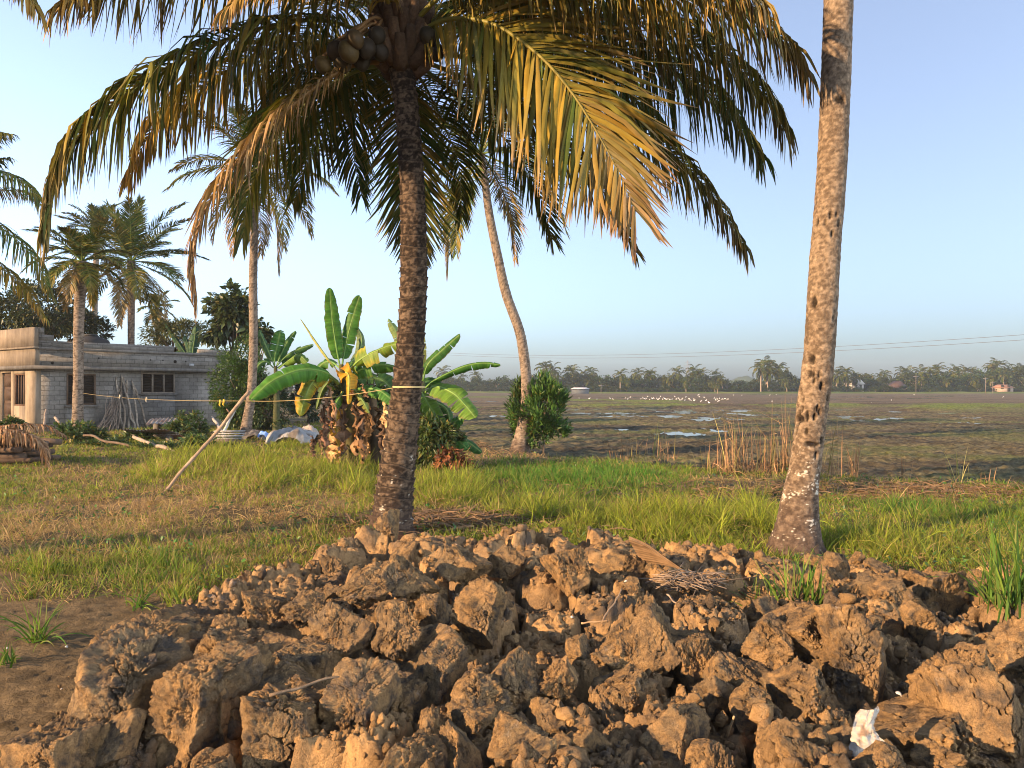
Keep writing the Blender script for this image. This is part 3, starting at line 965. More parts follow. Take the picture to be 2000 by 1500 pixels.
# greenish one hanging beyond it
fr([(778, 120), (690, 140), (600, 200), (525, 290), (485, 380), (475, 455)], 4, [Y0 + .2, Y0 + .4, Y0 + .7, Y0 + 1, Y0 + 1.1, Y0 + 1.1], nl=112, Ln=0.9, wid=0.017, hang=0.6, age=0.12, tipb=0.4)
fr([(778, 125), (720, 150), (655, 215), (605, 300), (575, 390)], 5, [Y0 + .3, Y0 + .9, Y0 + 1.5, Y0 + 1.9, Y0 + 2.1], nl=100, Ln=0.85, wid=0.0156, hang=0.55, age=0.1, tipb=0.3)
# high ones at the left, above the frame, leaflets hanging into it
fr([(780, 70), (690, -20), (540, -70), (370, -80), (220, -50), (120, 10)], 6, [Y0, Y0 - .3, Y0 - .6, Y0 - .9, Y0 - 1.2, Y0 - 1.3], nl=130, Ln=1.05, wid=0.018, hang=0.86, age=0.34, tipb=0.75)
fr([(784, 70), (740, -30), (680, -75), (590, -80), (500, -40), (440, 20)], 7, [Y0, Y0 - .5, Y0 - 1.0, Y0 - 1.5, Y0 - 1.8, Y0 - 1.9], nl=125, Ln=0.66, wid=0.016, hang=0.75, age=0.55, tipb=0.7)
# the sunlit one at the right that arches towards the viewer
fr([(800, 75), (870, 38), (960, 45), (1050, 105), (1115, 178), (1170, 265), (1212, 345), (1240, 410)], 8, [Y0, Y0 - .25, Y0 - .5, Y0 - .65, Y0 - .75, Y0 - .8, Y0 - .82, Y0 - .82], nl=118, Ln=1.36, wid=0.0225, hang=0.30, age=0.42, dry=0.0, tipb=1.15, r0=0.034, roll=-1.05, up=-0.08, petiole=0.05)
# dark big ones at the right
fr([(795, 70), (930, 0), (1100, -25), (1290, -15), (1440, 20), (1525, 75), (1562, 125)], 9, [Y0, Y0 - .1, Y0 - .1, Y0 - .1, Y0 - .1, Y0 - .1, Y0 - .1], nl=150, Ln=1.35, wid=0.0185, hang=0.88, age=0.34, tipb=0.85)
fr([(795, 80), (930, 35), (1090, 20), (1260, 45), (1400, 105), (1490, 180), (1530, 245)], 10, [Y0 + .1, Y0 + .3, Y0 + .5, Y0 + .7, Y0 + .8, Y0 + .9, Y0 + .9], nl=150, Ln=1.35, wid=0.0185, hang=0.88, age=0.22, tipb=0.6)
fr([(795, 85), (930, 55), (1090, 60), (1240, 100), (1370, 170), (1440, 240), (1480, 300)], 11, [Y0 + .3, Y0 + .8, Y0 + 1.2, Y0 + 1.5, Y0 + 1.7, Y0 + 1.8, Y0 + 1.8], nl=150, Ln=1.3, wid=0.018, hang=0.82, age=0.1, tipb=0.4)
fr([(792, 100), (900, 110), (1040, 155), (1180, 215), (1300, 290), (1390, 380), (1448, 475)], 12, [Y0 + .1, Y0 + .3, Y0 + .6, Y0 + .7, Y0 + .7, Y0 + .6, Y0 + .6], nl=130, Ln=1.05, wid=0.0175, hang=0.80, age=0.2, dry=0.08, tipb=0.8)
fr([(790, 110), (880, 140), (1000, 210), (1110, 300), (1190, 390), (1240, 490)], 13, [Y0 + .2, Y0 + .7, Y0 + 1.2, Y0 + 1.5, Y0 + 1.7, Y0 + 1.8], nl=112, Ln=0.72, wid=0.0150, hang=0.5, age=0.25, dry=0.12, tipb=0.5)
fr([(788, 115), (850, 150), (930, 215), (1010, 300), (1055, 385), (1078, 465)], 14, [Y0 + .3, Y0 + 1.0, Y0 + 1.7, Y0 + 2.2, Y0 + 2.5, Y0 + 2.7], nl=115, Ln=0.82, wid=0.0143, hang=0.34, age=0.05, tipb=0.2)
fr([(786, 115), (825, 160), (865, 240), (895, 320), (902, 420)], 15, [Y0 + .4, Y0 + 1.2, Y0 + 2.0, Y0 + 2.5, Y0 + 2.7], nl=106, Ln=0.75, wid=0.0136, hang=0.4, age=0.1, tipb=0.2)
fr([(790, 60), (900, -40), (1060, -90), (1240, -95), (1380, -60), (1480, 0)], 18, [Y0 - .1, Y0 - .5, Y0 - .8, Y0 - 1, Y0 - 1.1, Y0 - 1.1], nl=140, Ln=1.1, wid=0.018, hang=0.86, age=0.4, tipb=0.7)
fr([(792, 80), (900, 60), (1020, 80), (1150, 130), (1250, 200), (1310, 270)], 19, [Y0 + .5, Y0 + 1.4, Y0 + 2.0, Y0 + 2.5, Y0 + 2.7, Y0 + 2.8], nl=130, Ln=1.2, wid=0.018, hang=0.75, age=0.05, tipb=0.3)
fr([(776, 115), (700, 110), (610, 150), (530, 220), (490, 290)], 27, [Y0 + .4, Y0 + 1.0, Y0 + 1.5, Y0 + 1.9, Y0 + 2.0], nl=110, Ln=1.0, wid=0.017, hang=0.7, age=0.05, tipb=0.3)
# straight behind the trunk
fr([(784, 115), (786, 170), (796, 260), (806, 390), (813, 520)], 16, [Y0 + .3, Y0 + .9, Y0 + 1.3, Y0 + 1.5, Y0 + 1.5], nl=120, Ln=0.82, wid=0.0163, hang=0.25, age=0.12, dry=0.05, tipb=0.4, up=0.0)
fr([(782, 110), (740, 130), (700, 200), (690, 290), (705, 380)], 17, [Y0 + .4, Y0 + 1.2, Y0 + 1.8, Y0 + 2.2, Y0 + 2.3], nl=100, Ln=0.8, wid=0.0150, hang=0.4, age=0.0, tipb=0.2)
# the younger ones above the frame
kk = 30
for az, el, Lf, an in ((100, 62, 3.6, .1), (160, 70, 3.4, 0), (215, 60, 3.7, .1), (275, 68, 3.5, 0), (330, 60, 3.6, .1), (30, 64, 3.5, 0), (60, 42, 3.9, .2), (130, 40, 3.9, .2), (300, 40, 3.9, .2), (250, 36, 3.9, .3)):
    ca_, sa_ = math.cos(R(az)), math.sin(R(az))
    pts = [HUB + np.array([0, 0, 0.1])]
    e_ = el
    for k in range(5):
        st = Lf / 5
        pts.append(pts[-1] + st * np.array([ca_ * math.cos(R(e_)), sa_ * math.cos(R(e_)), math.sin(R(e_))]))
        e_ -= (16 + 4 * k)
    lf, rb = MB(), MB()
    frond_geo(lf, rb, pts, kk, nl=100, Ln=0.95, wid=0.0163, hang=0.5, age=an, K=5)
    o = lf.build('frond', M_FROND, palm)
    rb.build('midrib', M_RIB, o, origin=np.array(palm.location), smooth=True)
    kk += 1
# coconuts, their stalks and the fibre round the leaf bases
for (a, c, dY, sz, cl) in ((693, 76, -.45, .105, (0.19, 0.125, 0.05)), (680, 100, -.4, .125, (0.22, 0.15, 0.045)), (655, 98, -.3, .11, (0.10, 0.07, 0.04)), (716, 94, -.35, .11, (0.075, 0.055, 0.035)),
                           (735, 70, -.3, .11, (0.07, 0.055, 0.035)), (630, 126, -.3, .10, (0.23, 0.15, 0.04)), (668, 122, -.25, .11, (0.12, 0.09, 0.035)), (705, 118, -.2, .11, (0.07, 0.055, 0.03)), (742, 100, -.25, .105, (0.07, 0.05, 0.03)), (835, 70, -.2, .11, (0.09, 0.07, 0.03)), (850, 100, -.1, .11, (0.08, 0.06, 0.03))):
    p = px(a, c, Y0 + dY)
    sz *= 0.80
    cl = tuple(0.32 * q for q in cl)
    v, f = ico(4)
    vv = v.copy()
    vv[:, :2] *= (1 - 0.16 * np.abs(v[:, 2:3]) ** 1.5) * (1 + 0.05 * np.cos(3 * np.arctan2(v[:, 1:2], v[:, 0:1])))
    vv[:, 2] *= 1.22
    th = rc.uniform(-.6, .6)
    Rm = np.array(Matrix.Rotation(th, 3, 'Y'))
    b = MB()
    cc = np.array(cl)[None] * (1 + 0.25 * fbm(v * 3 + a, 3))[:, None]
    cc = lerp(cc, np.array([0.12, 0.075, 0.04]), sstep(0.75, 0.95, v[:, 2:3]))
    b.add((vv * sz) @ Rm.T + p, None, f, cc)
    o = b.build('coconut', M_COCO, palm, smooth=True)
    st = MB()
    st.tube(curve([HUB + np.array([0, -0.1, -0.05]), (HUB + p) / 2 + np.array([0, -0.05, 0.22]), p + np.array([0, 0, sz])], 10), 0.018, 6, (0.20, 0.12, 0.05))
    st.build('stalk', M_RIB, o, origin=np.array(palm.location), smooth=True)
b = MB()
for k in range(46):
    az = k * 2.4
    z0 = -0.30 + 0.012 * k
    ca_, sa_ = math.cos(az), math.sin(az)
    p0 = HUB + np.array([0.12 * ca_, 0.12 * sa_, z0])
    p1 = HUB + np.array([0.30 * ca_, 0.30 * sa_, z0 + 0.25])
    b.tube(curve([p0, (p0 + p1) / 2 + np.array([0.05 * ca_, 0.05 * sa_, -.03]), p1], 6), np.linspace(0.085, 0.05, 6), 7, np.array((0.085, 0.055, 0.035)) * rc.uniform(.7, 1.4))
b.build('leaf_bases', M_BARK, palm, smooth=True)

# --- the bare trunk at the right (its crown stands above the picture)
YB = PALM_B[1]
palmb = thing('coconut_palm', 'thick sunlit bare palm trunk with pits and white lichen beside the clay heap', 'palm tree', PALM_B)
b = MB()
TB = [px(1553, 1092, YB)] + [px(a, c, YB) for a, c in ((1556, 1040), (1564, 960), (1574, 900), (1586, 800), (1599, 700), (1612, 500), (1627, 300), (1639, 0), (1650, -250), (1660, -520), (1668, -780))]
RB = np.array([0.335, 0.255, 0.200, 0.165, 0.150, 0.145, 0.148, 0.148, 0.146, 0.143, 0.14, 0.14, 0.138, 0.136, 0.134, 0.13, 0.128, 0.125])
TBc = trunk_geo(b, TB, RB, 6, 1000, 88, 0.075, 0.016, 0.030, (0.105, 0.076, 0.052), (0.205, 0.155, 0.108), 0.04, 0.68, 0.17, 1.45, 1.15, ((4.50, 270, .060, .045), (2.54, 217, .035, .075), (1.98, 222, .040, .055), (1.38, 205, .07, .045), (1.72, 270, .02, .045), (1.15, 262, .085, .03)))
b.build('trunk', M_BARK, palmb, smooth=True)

def mid_frond(pts, seed, **kw):
    lf, rb = MB(), MB()
    frond_geo(lf, rb, pts, seed, **kw)
    return lf, rb
def crown(parent, hub, nf, Lf, seed, nl=48, wid=0.03, el=(75, -45), hang=0.6, age=0.2, K=4, Ln=0.8, r0=0.03, names=('frond', 'midrib'), az0=0.0, dry=0.0, deaddrop=1, stiff=0.55):
    """a whole crown; each frond a part with its midrib"""
    r_ = random.Random(seed)
    for k in range(nf):
        u = k / (nf - 1.0)
        az = az0 + k * 2.39996 + r_.uniform(-.2, .2)
        e_ = lerp(el[0], el[1], u) + r_.uniform(-8, 8)
        L_ = Lf * r_.uniform(0.85, 1.08) * (0.8 if u < 0.15 else 1)
        pts = [np.array(hub)]
        for j in range(5):
            pts.append(pts[-1] + L_ / 5 * np.array([math.cos(az) * math.cos(R(e_)), math.sin(az) * math.cos(R(e_)), math.sin(R(e_))]))
            e_ = max(e_ - stiff * (8 + 6 * j) * (0.7 + 0.5 * u), -88)
        a_ = min(1, max(0, age * (0.3 + 1.2 * u) + r_.uniform(-.1, .12)))
        lf, rb = mid_frond(pts, seed * 100 + k, nl=nl, wid=wid, hang=hang * (0.5 + 0.6 * u), age=a_, dry=(dry if u < 0.9 else dry + 0.45 * deaddrop), K=K, Ln=Ln, r0=r0, vee=False)
        o = lf.build(names[0], M_FROND, parent)
        rb.build(names[1], M_RIB, o, origin=np.array(parent.location), smooth=True)
crown(palmb, TBc[-1], 16, 4.2, 31, 60, 0.028, (72, -15), 0.7, 0.2)

def bg_palm(label, base, tp, rads, hubY, seed, crown_kw, pitch=0.11, ring=0.05, dark=(0.08, 0.06, 0.045), light=(0.20, 0.16, 0.125), bias=0.1):
    t = thing('coconut_palm', label, 'palm tree', base)
    b = MB()
    P = trunk_geo(b, tp, rads, seed, 260, 20, pitch, ring, 0.03, dark, light, bias, 0, 0, 1, 0.5)
    b.build('trunk', M_BARK, t, smooth=True)
    crown(t, P[-1], **crown_kw)
    return t
Yl = PALM_C[1]
bg_palm('slender palm leaning left from the edge of the muddy field', PALM_C,
        [px(1015, 885, Yl)] + [px(a, c, Yl) for a, c in ((1020, 850), (1027, 800), (1028, 750), (1024, 700), (1014, 645), (989, 575), (972, 500), (956, 420), (949, 370), (940, 300))],
        [0.30, 0.20, 0.15, 0.14, 0.14, 0.13, 0.13, 0.12, 0.11, 0.10, 0.10], Yl, 12, dict(nf=18, Lf=3.4, seed=41, nl=80, wid=0.017, el=(75, -62), hang=0.4, age=0.06, stiff=.6), 0.12, 0.05)
Yp = 25.0
bg_palm('pale slim palm trunk beside the dark bush right of the block house', px(478, 850, Yp),
        [px(478, 856, Yp)] + [px(a, c, Yp) for a, c in ((484, 815), (490, 777), (494, 710), (495, 647), (494, 560), (495, 500), (497, 430), (499, 370), (501, 330))],
        [0.20, 0.155, 0.145, 0.14, 0.14, 0.135, 0.125, 0.115, 0.11], Yp, 13, dict(nf=22, Lf=3.2, seed=42, nl=70, wid=0.02, el=(75, -60), hang=0.55, age=0.2, stiff=.6), 0.13, 0.05)
Yp = 24.0
bg_palm('sturdy palm standing right in front of the grey block wall, holding one rope end', px(152, 842, Yp),
        [px(152, 850, Yp)] + [px(a, c, Yp) for a, c in ((152, 811), (153, 740), (153, 680), (154, 620), (157, 560), (160, 510))],
        [0.20, 0.165, 0.15, 0.15, 0.155, 0.17, 0.18], Yp, 14, dict(nf=24, Lf=1.75, seed=43, nl=64, wid=0.017, el=(70, -40), hang=0.4, age=0.1, Ln=0.5, stiff=.8), 0.09, 0.07)
Yp = 38.0
bg_palm('full-crowned palm with a dark trunk rising behind the flat roof', px(256, 815, Yp),
        [px(256, 815, Yp)] + [px(a, c, Yp) for a, c in ((256, 740), (256, 660), (256, 590), (256, 510))],
        [0.17, 0.16, 0.16, 0.17, 0.2], Yp, 15, dict(nf=34, Lf=3.7, seed=44, nl=84, wid=0.024, el=(88, -50), hang=0.3, age=0.08, Ln=0.85, az0=0.9, stiff=.5), 0.12, 0.05, (0.07, 0.05, 0.04), (0.2, 0.15, 0.11), 0)
Yp = 46.0
bg_palm('palm with a pinkish trunk behind the roof, left of the full-crowned palm', px(184, 800, Yp),
        [px(184, 800, Yp)] + [px(a, c, Yp) for a, c in ((184, 700), (185, 600), (187, 520), (190, 455))],
        [0.17, 0.16, 0.16, 0.16, 0.16], Yp, 16, dict(nf=18, Lf=2.5, seed=45, nl=50, wid=0.03, el=(85, -30), hang=0.35, age=0.08, Ln=0.7, stiff=.6), 0.12, 0.05)
Yp = 50.0
bg_palm('small areca-like palm with a bright green shaft, behind the roof', px(307, 790, Yp),
        [px(307, 790, Yp)] + [px(a, c, Yp) for a, c in ((307, 700), (307, 640), (307, 600))],
        [0.09, 0.09, 0.10, 0.12], Yp, 17, dict(nf=12, Lf=1.6, seed=46, nl=34, wid=0.035, el=(70, -45), hang=0.3, age=0.1, Ln=0.55, stiff=.6), 0.2, 0.04)
Yp = 17.0
Yp = 17.0
left = bg_palm('palm beyond the left edge whose drooping fronds reach over the porch', px(-160, 850, Yp),
        [px(-160, 860, Yp)] + [px(a, c, Yp) for a, c in ((-160, 700), (-150, 560), (-140, 400))],
        [0.22, 0.16, 0.15, 0.16], Yp, 18, dict(nf=12, Lf=2.4, seed=47, nl=60, wid=0.018, el=(80, 20), hang=0.7, age=0.1, Ln=0.7, az0=2.0), 0.1, 0.05)
for k, (pp, hg, ln_, an) in enumerate((([(-140, 400), (-60, 335), (10, 338), (62, 372), (84, 420)], .78, .85, .1), ([(-140, 405), (-60, 410), (15, 455), (70, 510), (98, 575)], .8, .85, .1), ([(-140, 410), (-70, 470), (0, 520), (55, 570), (85, 620)], .8, .7, .35), ([(-140, 400), (-80, 300), (-30, 260), (20, 262)], .7, .75, .1))):
    lf, rb = MB(), MB()
    frond_geo(lf, rb, [px(a, c, Yp - .2 * i) for i, (a, c) in enumerate(pp)], 480 + k, nl=95, Ln=ln_, wid=.018, hang=hg, age=an, K=5, vee=False)
    o = lf.build('frond', M_FROND, left)
    rb.build('midrib', M_RIB, o, origin=np.array(left.location), smooth=True)
Yp = 6.2
left = bg_palm('palm beyond the left edge whose frond tips hang into the top left corner', px(-560, 1100, Yp),
        [px(-560, 1120, Yp)] + [px(a, c, Yp) for a, c in ((-570, 800), (-570, 200), (-560, -330))],
        [0.26, 0.15, 0.14, 0.14], Yp, 19, dict(nf=10, Lf=2.6, seed=48, nl=70, wid=0.02, el=(75, 30), hang=0.8, age=0.25, Ln=0.85, az0=2.4), 0.1, 0.05)
for k, (pp, an) in enumerate((([(-560, -340), (-320, -330), (-90, -230), (60, -110), (150, -30)], .4), ([(-560, -340), (-310, -290), (-110, -180), (0, -80), (60, 0)], .25))):
    lf, rb = MB(), MB()
    frond_geo(lf, rb, [px(a, c, Yp - .1 * i) for i, (a, c) in enumerate(pp)], 490 + k, nl=110, Ln=.8, wid=.016, hang=.85, age=an, K=5)
    o = lf.build('frond', M_FROND, left)
    rb.build('midrib', M_RIB, o, origin=np.array(left.location), smooth=True)
#PART3

# ------------------------------------------------------------------ block house
HC = np.array([-16.4, 26.0, 0.0])
HA = math.atan2(0.813, 0.583)          # direction of the long wall
house = thing('block_house', 'unfinished grey concrete block house with flat roof and shuttered windows', 'house', HC, rz=HA)
def hp(name, mat, boxes, parent=house, col=(0.3, 0.28, 0.25)):
    b = MB()
    for lo, hi in boxes:
        b.box(lo, hi, col)
    return b.build(name, mat, parent, origin=(0, 0, 0))
HL, HD = 7.6, 7.0        # length along the shaded wall (local x), depth (local y, away to the left)
# shaded wall with two window openings; the wall stands at y = 0..0.2
W1, W2 = (1.05, 2.06, 0.93, 2.06), (3.75, 5.12, 1.33, 2.13)
wl = []
def wall_open(x0, x1, z0, z1, opens):
    """boxes of a wall in the x-z plane, thickness 0.2, with openings (x0, x1, z0, z1) left out"""
    out, xs = [], x0
    for (a, b_, c, d) in sorted(opens):
        out.append(((xs, 0, z0), (a, 0.2, z1)))
        out.append(((a, 0, z0), (b_, 0.2, c)))
        out.append(((a, 0, d), (b_, 0.2, z1)))
        xs = b_
    out.append(((xs, 0, z0), (x1, 0.2, z1)))
    return out
hp('wall', M_BLOCK, wall_open(0.22, HL, -0.3, 2.2, [W1, W2]))
hp('wall', M_BLOCK, [((HL - 0.2, 0.203, -0.3), (HL, HD, 2.2)), ((0.22, HD, -0.3), (HL, HD + 0.2, 2.2))])
# sunlit porch wall (plane x = 0), with a window and a doorway
pw = hp('porch_wall', M_PLAST, [((0.0, 0.0, -0.3), (0.217, 0.72, 2.2)), ((0, 0.72, -0.3), (0.217, 1.62, 0.92)), ((0, 0.72, 2.05), (0.217, 1.62, 2.2)), ((0, 1.62, -0.3), (0.217, 1.85, 2.2)), ((0, 1.85, 2.1), (0.217, 2.7, 2.2)), ((0, 2.7, -0.3), (0.217, HD, 2.2))])
pw['label'] = 'cement wall of the porch lit orange by the low sun'
hp('ceiling_slab', M_CONC, [((-0.20, -0.36, 2.203), (HL + 0.3, HD + 0.4, 2.32))])
# band of blocks above the slab, ledge, top course
bw = hp('parapet', M_BLOCK, [((0.05, -0.30, 2.323), (HL + 0.25, -0.10, 2.86)), ((HL + 0.05, -0.097, 2.323), (HL + 0.25, HD, 2.86)), ((0.05, HD, 2.323), (HL + 0.25, HD + 0.2, 2.86))])
ledge = hp('ledge', M_CONC, [((0.0, -0.38, 2.863), (HL + 0.33, -0.02, 2.955))])
hp('top_course', M_BLOCK, [((0.03, -0.30, 2.958), (4.9, -0.12, 3.18)), ((0.03, -0.303, 3.183), (0.50, -0.12, 3.38)), ((0.03, -0.297, 3.383), (0.2, -0.12, 3.62)), ((6.0, -0.30, 2.958), (HL + 0.2, -0.12, 3.12))])
hp('porch_fascia', M_PLAST, [((-0.17, -0.345, 2.962), (-0.003, HD, 3.62)), ((-0.12, -0.305, 2.323), (0.047, HD, 2.900)), ((-0.20, -0.385, 2.903), (-0.003, HD, 2.959))])
hp('roof', M_CONC, [((0.26, -0.09, 2.70), (HL + 0.04, HD - 0.01, 2.80))])
M_DARK = attr_mat('dark_interior', 0.9, 0.2, 5.0, 0)
M_FRAME = attr_mat('painted_timber', 0.7, 0.25, 12.0, 0)
def window(w, nbar, shut=False):
    a, b_, c, d = w
    m = MB()
    t = 0.055
    fc = (0.10, 0.07, 0.05) if shut else (0.20, 0.17, 0.14)
    m.box((a + .003, -0.012, c + .003), (a + t, 0.10, d - .003), fc); m.box((b_ - t, -0.012, c + .003), (b_ - .003, 0.10, d - .003), fc)
    m.box((a + t, -0.010, c + .003), (b_ - t, 0.098, c + t), fc); m.box((a + t, -0.010, d - t), (b_ - t, 0.098, d - .003), fc)
    for k in range(nbar):
        xx = a + (b_ - a) * (k + 1) / (nbar + 1)
        m.box((xx - .025, -0.008, c + t), (xx + .025, 0.095, d - t), fc)
    f = m.build('window', M_FRAME, house, origin=(0, 0, 0))
    m = MB()
    zz = c + t
    while zz < d - t - 0.02:            # slatted shutter leaves
        m.box((a + t, 0.045, zz), (b_ - t, 0.06, zz + 0.052), (0.022, 0.017, 0.014))
        zz += 0.062
    m.box((a + t, 0.075, c + t), (b_ - t, 0.085, d - t), (0.012, 0.01, 0.009))  # near-black sheet behind the slats, colour stands for the unlit room
    m.build('shutter', M_DARK, f, origin=(0, 0, 0))
    m = MB()
    m.box((a - .06, -0.05, c - .07), (b_ + .06, 0.0, c), (0.24, 0.22, 0.2))
    m.build('sill', M_CONC, f, origin=(0, 0, 0))
window(W1, 1, True)
window(W2, 2)
m = MB()
m.box((0.03, 0.72, 0.92), (0.16, 0.77, 2.05), (0.1, 0.06, 0.04)); m.box((0.03, 1.57, 0.92), (0.16, 1.62, 2.05), (0.1, 0.06, 0.04))
m.box((0.03, 0.77, 0.92), (0.16, 1.57, 0.97), (0.1, 0.06, 0.04)); m.box((0.03, 0.77, 2.0), (0.16, 1.57, 2.05), (0.1, 0.06, 0.04))
f = m.build('window', M_FRAME, house, origin=(0, 0, 0))
m = MB()
for k in range(3):
    m.box((0.06, 0.77 + 0.20 * (k + 1) - .015, 0.97), (0.09, 0.77 + 0.20 * (k + 1) + .015, 2.0), (0.12, 0.08, 0.06))
m.build('grille_bar', M_FRAME, f, origin=(0, 0, 0))
m = MB()
m.box((0.17, 0.72, 0.92), (0.19, 1.62, 2.05), (0.012, 0.01, 0.009))  # opaque dark sheet painted as the shade of the room inside
m.build('unlit_room_sheet', M_DARK, f, origin=(0, 0, 0))
m = MB()
m.box((0.10, 1.85, -0.3), (0.15, 2.7, 2.1), (0.06, 0.04, 0.03))
for k in range(4): m.box((0.085, 1.9, 0.1 + .5 * k), (0.10, 2.65, 0.5 + .5 * k), (0.05, 0.033, 0.025))
m.build('door', M_FRAME, house, origin=(0, 0, 0))
m = MB()
for xx, zz, r_ in ((0.45, 2.42, .05), (1.05, 2.63, .03), (2.02, 2.63, .03), (3.95, 2.62, .03), (4.45, 2.62, .03), (4.95, 2.58, .065), (5.4, 2.6, .03)):
    m.tube([(xx, -0.304, zz), (xx, -0.29, zz)], r_, 12, (0.015, 0.012, 0.01))  # flat near-black discs, the shade inside the holes put into colour
m.build('drain_hole_shade', M_DARK, bw, origin=(0, 0, 0))
m = MB()
m.box((5.55, -0.312, 2.42), (5.75, -0.301, 2.52), (0.33, 0.34, 0.36))
m.build('patch', M_PAINT, bw, origin=(0, 0, 0))
# dark tarpaulin heap lying on the roof
t = thing('water_tank', 'dark rounded water tank on the flat roof behind the sturdy palm', 'tank', px(178, 690, 28.5))
b = MB()
pc = px(178, 672, 28.5)
b.tube([pc + np.array([0, 0, h]) for h in (-.35, .1, .18, .27, .30)], [0.62, 0.62, 0.55, 0.25, 0.22], 24, (0.03, 0.03, 0.032))
b.build('body', M_PAINT, t, smooth=True)
b = MB()
b.tube([pc + np.array([0, 0, h]) for h in (.30, .36)], 0.24, 20, (0.04, 0.04, 0.042))
b.build('lid', M_PAINT, t)

# ------------------------------------------------------------------ leaves, shrubs and trees
def leaf_cloud(mb, cen, nrm, size, cols, seed, asp=0.38, droop=0.3, spread=1.0, fold=0.25):
    """pointed folded leaves, one per centre, growing along nrm"""
    r_ = np.random.default_rng(seed)
    m = len(cen)
    d = unit(nrm + spread * 0.6 * r_.normal(size=(m, 3)))
    d[:, 2] -= droop * r_.uniform(0, 1, m)
    d = unit(d)
    w = unit(np.cross(d, r_.normal(size=(m, 3)) * 0.5 + np.array([0, 0, 1.0])))
    nn = np.cross(w, d)
    L = (np.asarray(size) * r_.uniform(0.6, 1.25, m))[:, None]
    a = cen
    mid = cen + d * L * 0.45 - nn * L * 0.02
    tip = cen + d * L + np.array([0, 0, -1.0]) * L * 0.22 * droop
    lft = mid - w * L * asp * 0.5 + nn * L * fold * 0.3
    rgt = mid + w * L * asp * 0.5 + nn * L * fold * 0.3
    v = np.stack([a, lft, mid, rgt, tip], 1).reshape(-1, 3)
    i = np.arange(m)[:, None] * 5
    tr = np.concatenate([i + np.array([[0, 2, 1]]), i + np.array([[1, 2, 4]]), i + np.array([[0, 3, 2]]), i + np.array([[2, 3, 4]])])
    mb.add(v, None, tr, np.repeat(cols, 5, axis=0))
def clump_pts(n, cen, rad, ncl, seed, cr=0.32, hollow=0.55):
    """points gathered in clumps inside an ellipsoid; also outward directions"""
    r_ = np.random.default_rng(seed)
    u = unit(r_.normal(size=(ncl, 3)))
    cc = u * (hollow + (1 - hollow) * r_.uniform(0, 1, (ncl, 1)) ** 0.6) * r_.uniform(0.75, 1.1, (ncl, 1))
    sz = r_.uniform(0.55, 1.25, ncl) * cr
    k = r_.integers(0, ncl, n)
    o = unit(r_.normal(size=(n, 3))) * (r_.uniform(0, 1, (n, 1)) ** 0.45) * sz[k][:, None]
    p = (cc[k] + o) * np.array(rad) + np.array(cen)
    return p, unit(o + 0.35 * cc[k]), k
def green(n, k, seed, base, var=0.3, yel=0.06):
    r_ = np.random.default_rng(seed)
    t = np.exp(r_.normal(0, var * 0.5, n))[:, None] * np.exp(r_.normal(0, var * 0.5, 400))[k % 400][:, None]
    c = np.array(base) * t
    y = r_.uniform(size=n) < yel
    c[y] = np.array([0.16, 0.13, 0.03]) * t[y]
    return c
def woody(name, label, cat, base, top, rad, n, size, base_col, seed, trunk_r=0.1, ncl=40, cr=0.32, limbs=6, asp=0.38, droop=0.3, group=None, mat=None, yel=0.05, hollow=0.55, bark=(0.13, 0.10, 0.075)):
    t = thing(name, label, cat, base, group)
    r_ = random.Random(seed)
    b = MB()
    base, top = np.array(base, float), np.array(top, float)
    fork = base + (top - base) * 0.55
    b.tube(curve([base - np.array([0, 0, .15]), (base + fork) / 2 + np.array([r_.uniform(-.1, .1), 0, 0]), fork, top], 10), np.linspace(trunk_r, trunk_r * 0.45, 10), 8, bark)
    for k in range(limbs):
        a = k * 2.4 + r_.uniform(-.3, .3)
        e = top + np.array(rad) * 0.75 * np.array([math.cos(a), math.sin(a), r_.uniform(-.5, .8)])
        s = base + (top - base) * r_.uniform(0.35, 0.8)
        b.tube(curve([s, (s + e) / 2 + np.array([0, 0, r_.uniform(-.05, .15) * rad[2]]), e], 7), np.linspace(trunk_r * 0.45, trunk_r * 0.1, 7), 5, bark)
    b.build('trunk', M_WOOD, t, smooth=True)
    m = MB()
    p, d, k = clump_pts(n, top, rad, ncl, seed, cr, hollow)
    p[:, 2] = np.maximum(p[:, 2], base[2] + 0.03)
    leaf_cloud(m, p, d, size, green(n, k, seed, base_col, 0.35, yel), seed, asp, droop)
    m.build('crown', mat or M_LEAF, t)
    return t
def at(x, y, Y, w, h):
    """centre and radii of a crown seen at pixel (x, y) with half sizes w, h"""
    return px(x, y, Y), (w * Y / FOC, 0.8 * w * Y / FOC, h * Y / FOC)
def grd(x, Y, z=0.0):
    p = px(x, HOR, Y)
    p[2] = z
    return p
c_, r_ = at(60, 610, 37, 95, 55)
woody('leafy_tree', 'dark dense leafy tree massed behind the porch roof', 'tree', grd(70, 37), c_, r_, 9000, 0.24, (0.035, 0.045, 0.014), 51, 0.2, 60)
c_, r_ = at(150, 640, 40, 70, 35)
woody('leafy_tree', 'low dark tree behind the roof between the two palm trunks', 'tree', grd(150, 40), c_, r_, 4500, 0.24, (0.032, 0.045, 0.016), 52, 0.15, 40)
c_, r_ = at(338, 655, 36, 66, 32)
woody('leafy_tree', 'pale feathery tree behind the right half of the roof', 'tree', grd(338, 36), c_, r_, 5200, 0.20, (0.075, 0.085, 0.026), 53, 0.12, 45, cr=0.28, asp=0.25)
c_, r_ = at(455, 618, 33, 56, 58)
woody('leafy_tree', 'tall big-leaved tree with open branches right of the roof end', 'tree', grd(455, 33), c_, r_, 2300, 0.36, (0.045, 0.065, 0.024), 54, 0.11, 42, cr=0.24, limbs=12, asp=0.5, droop=0.7, hollow=0.3)
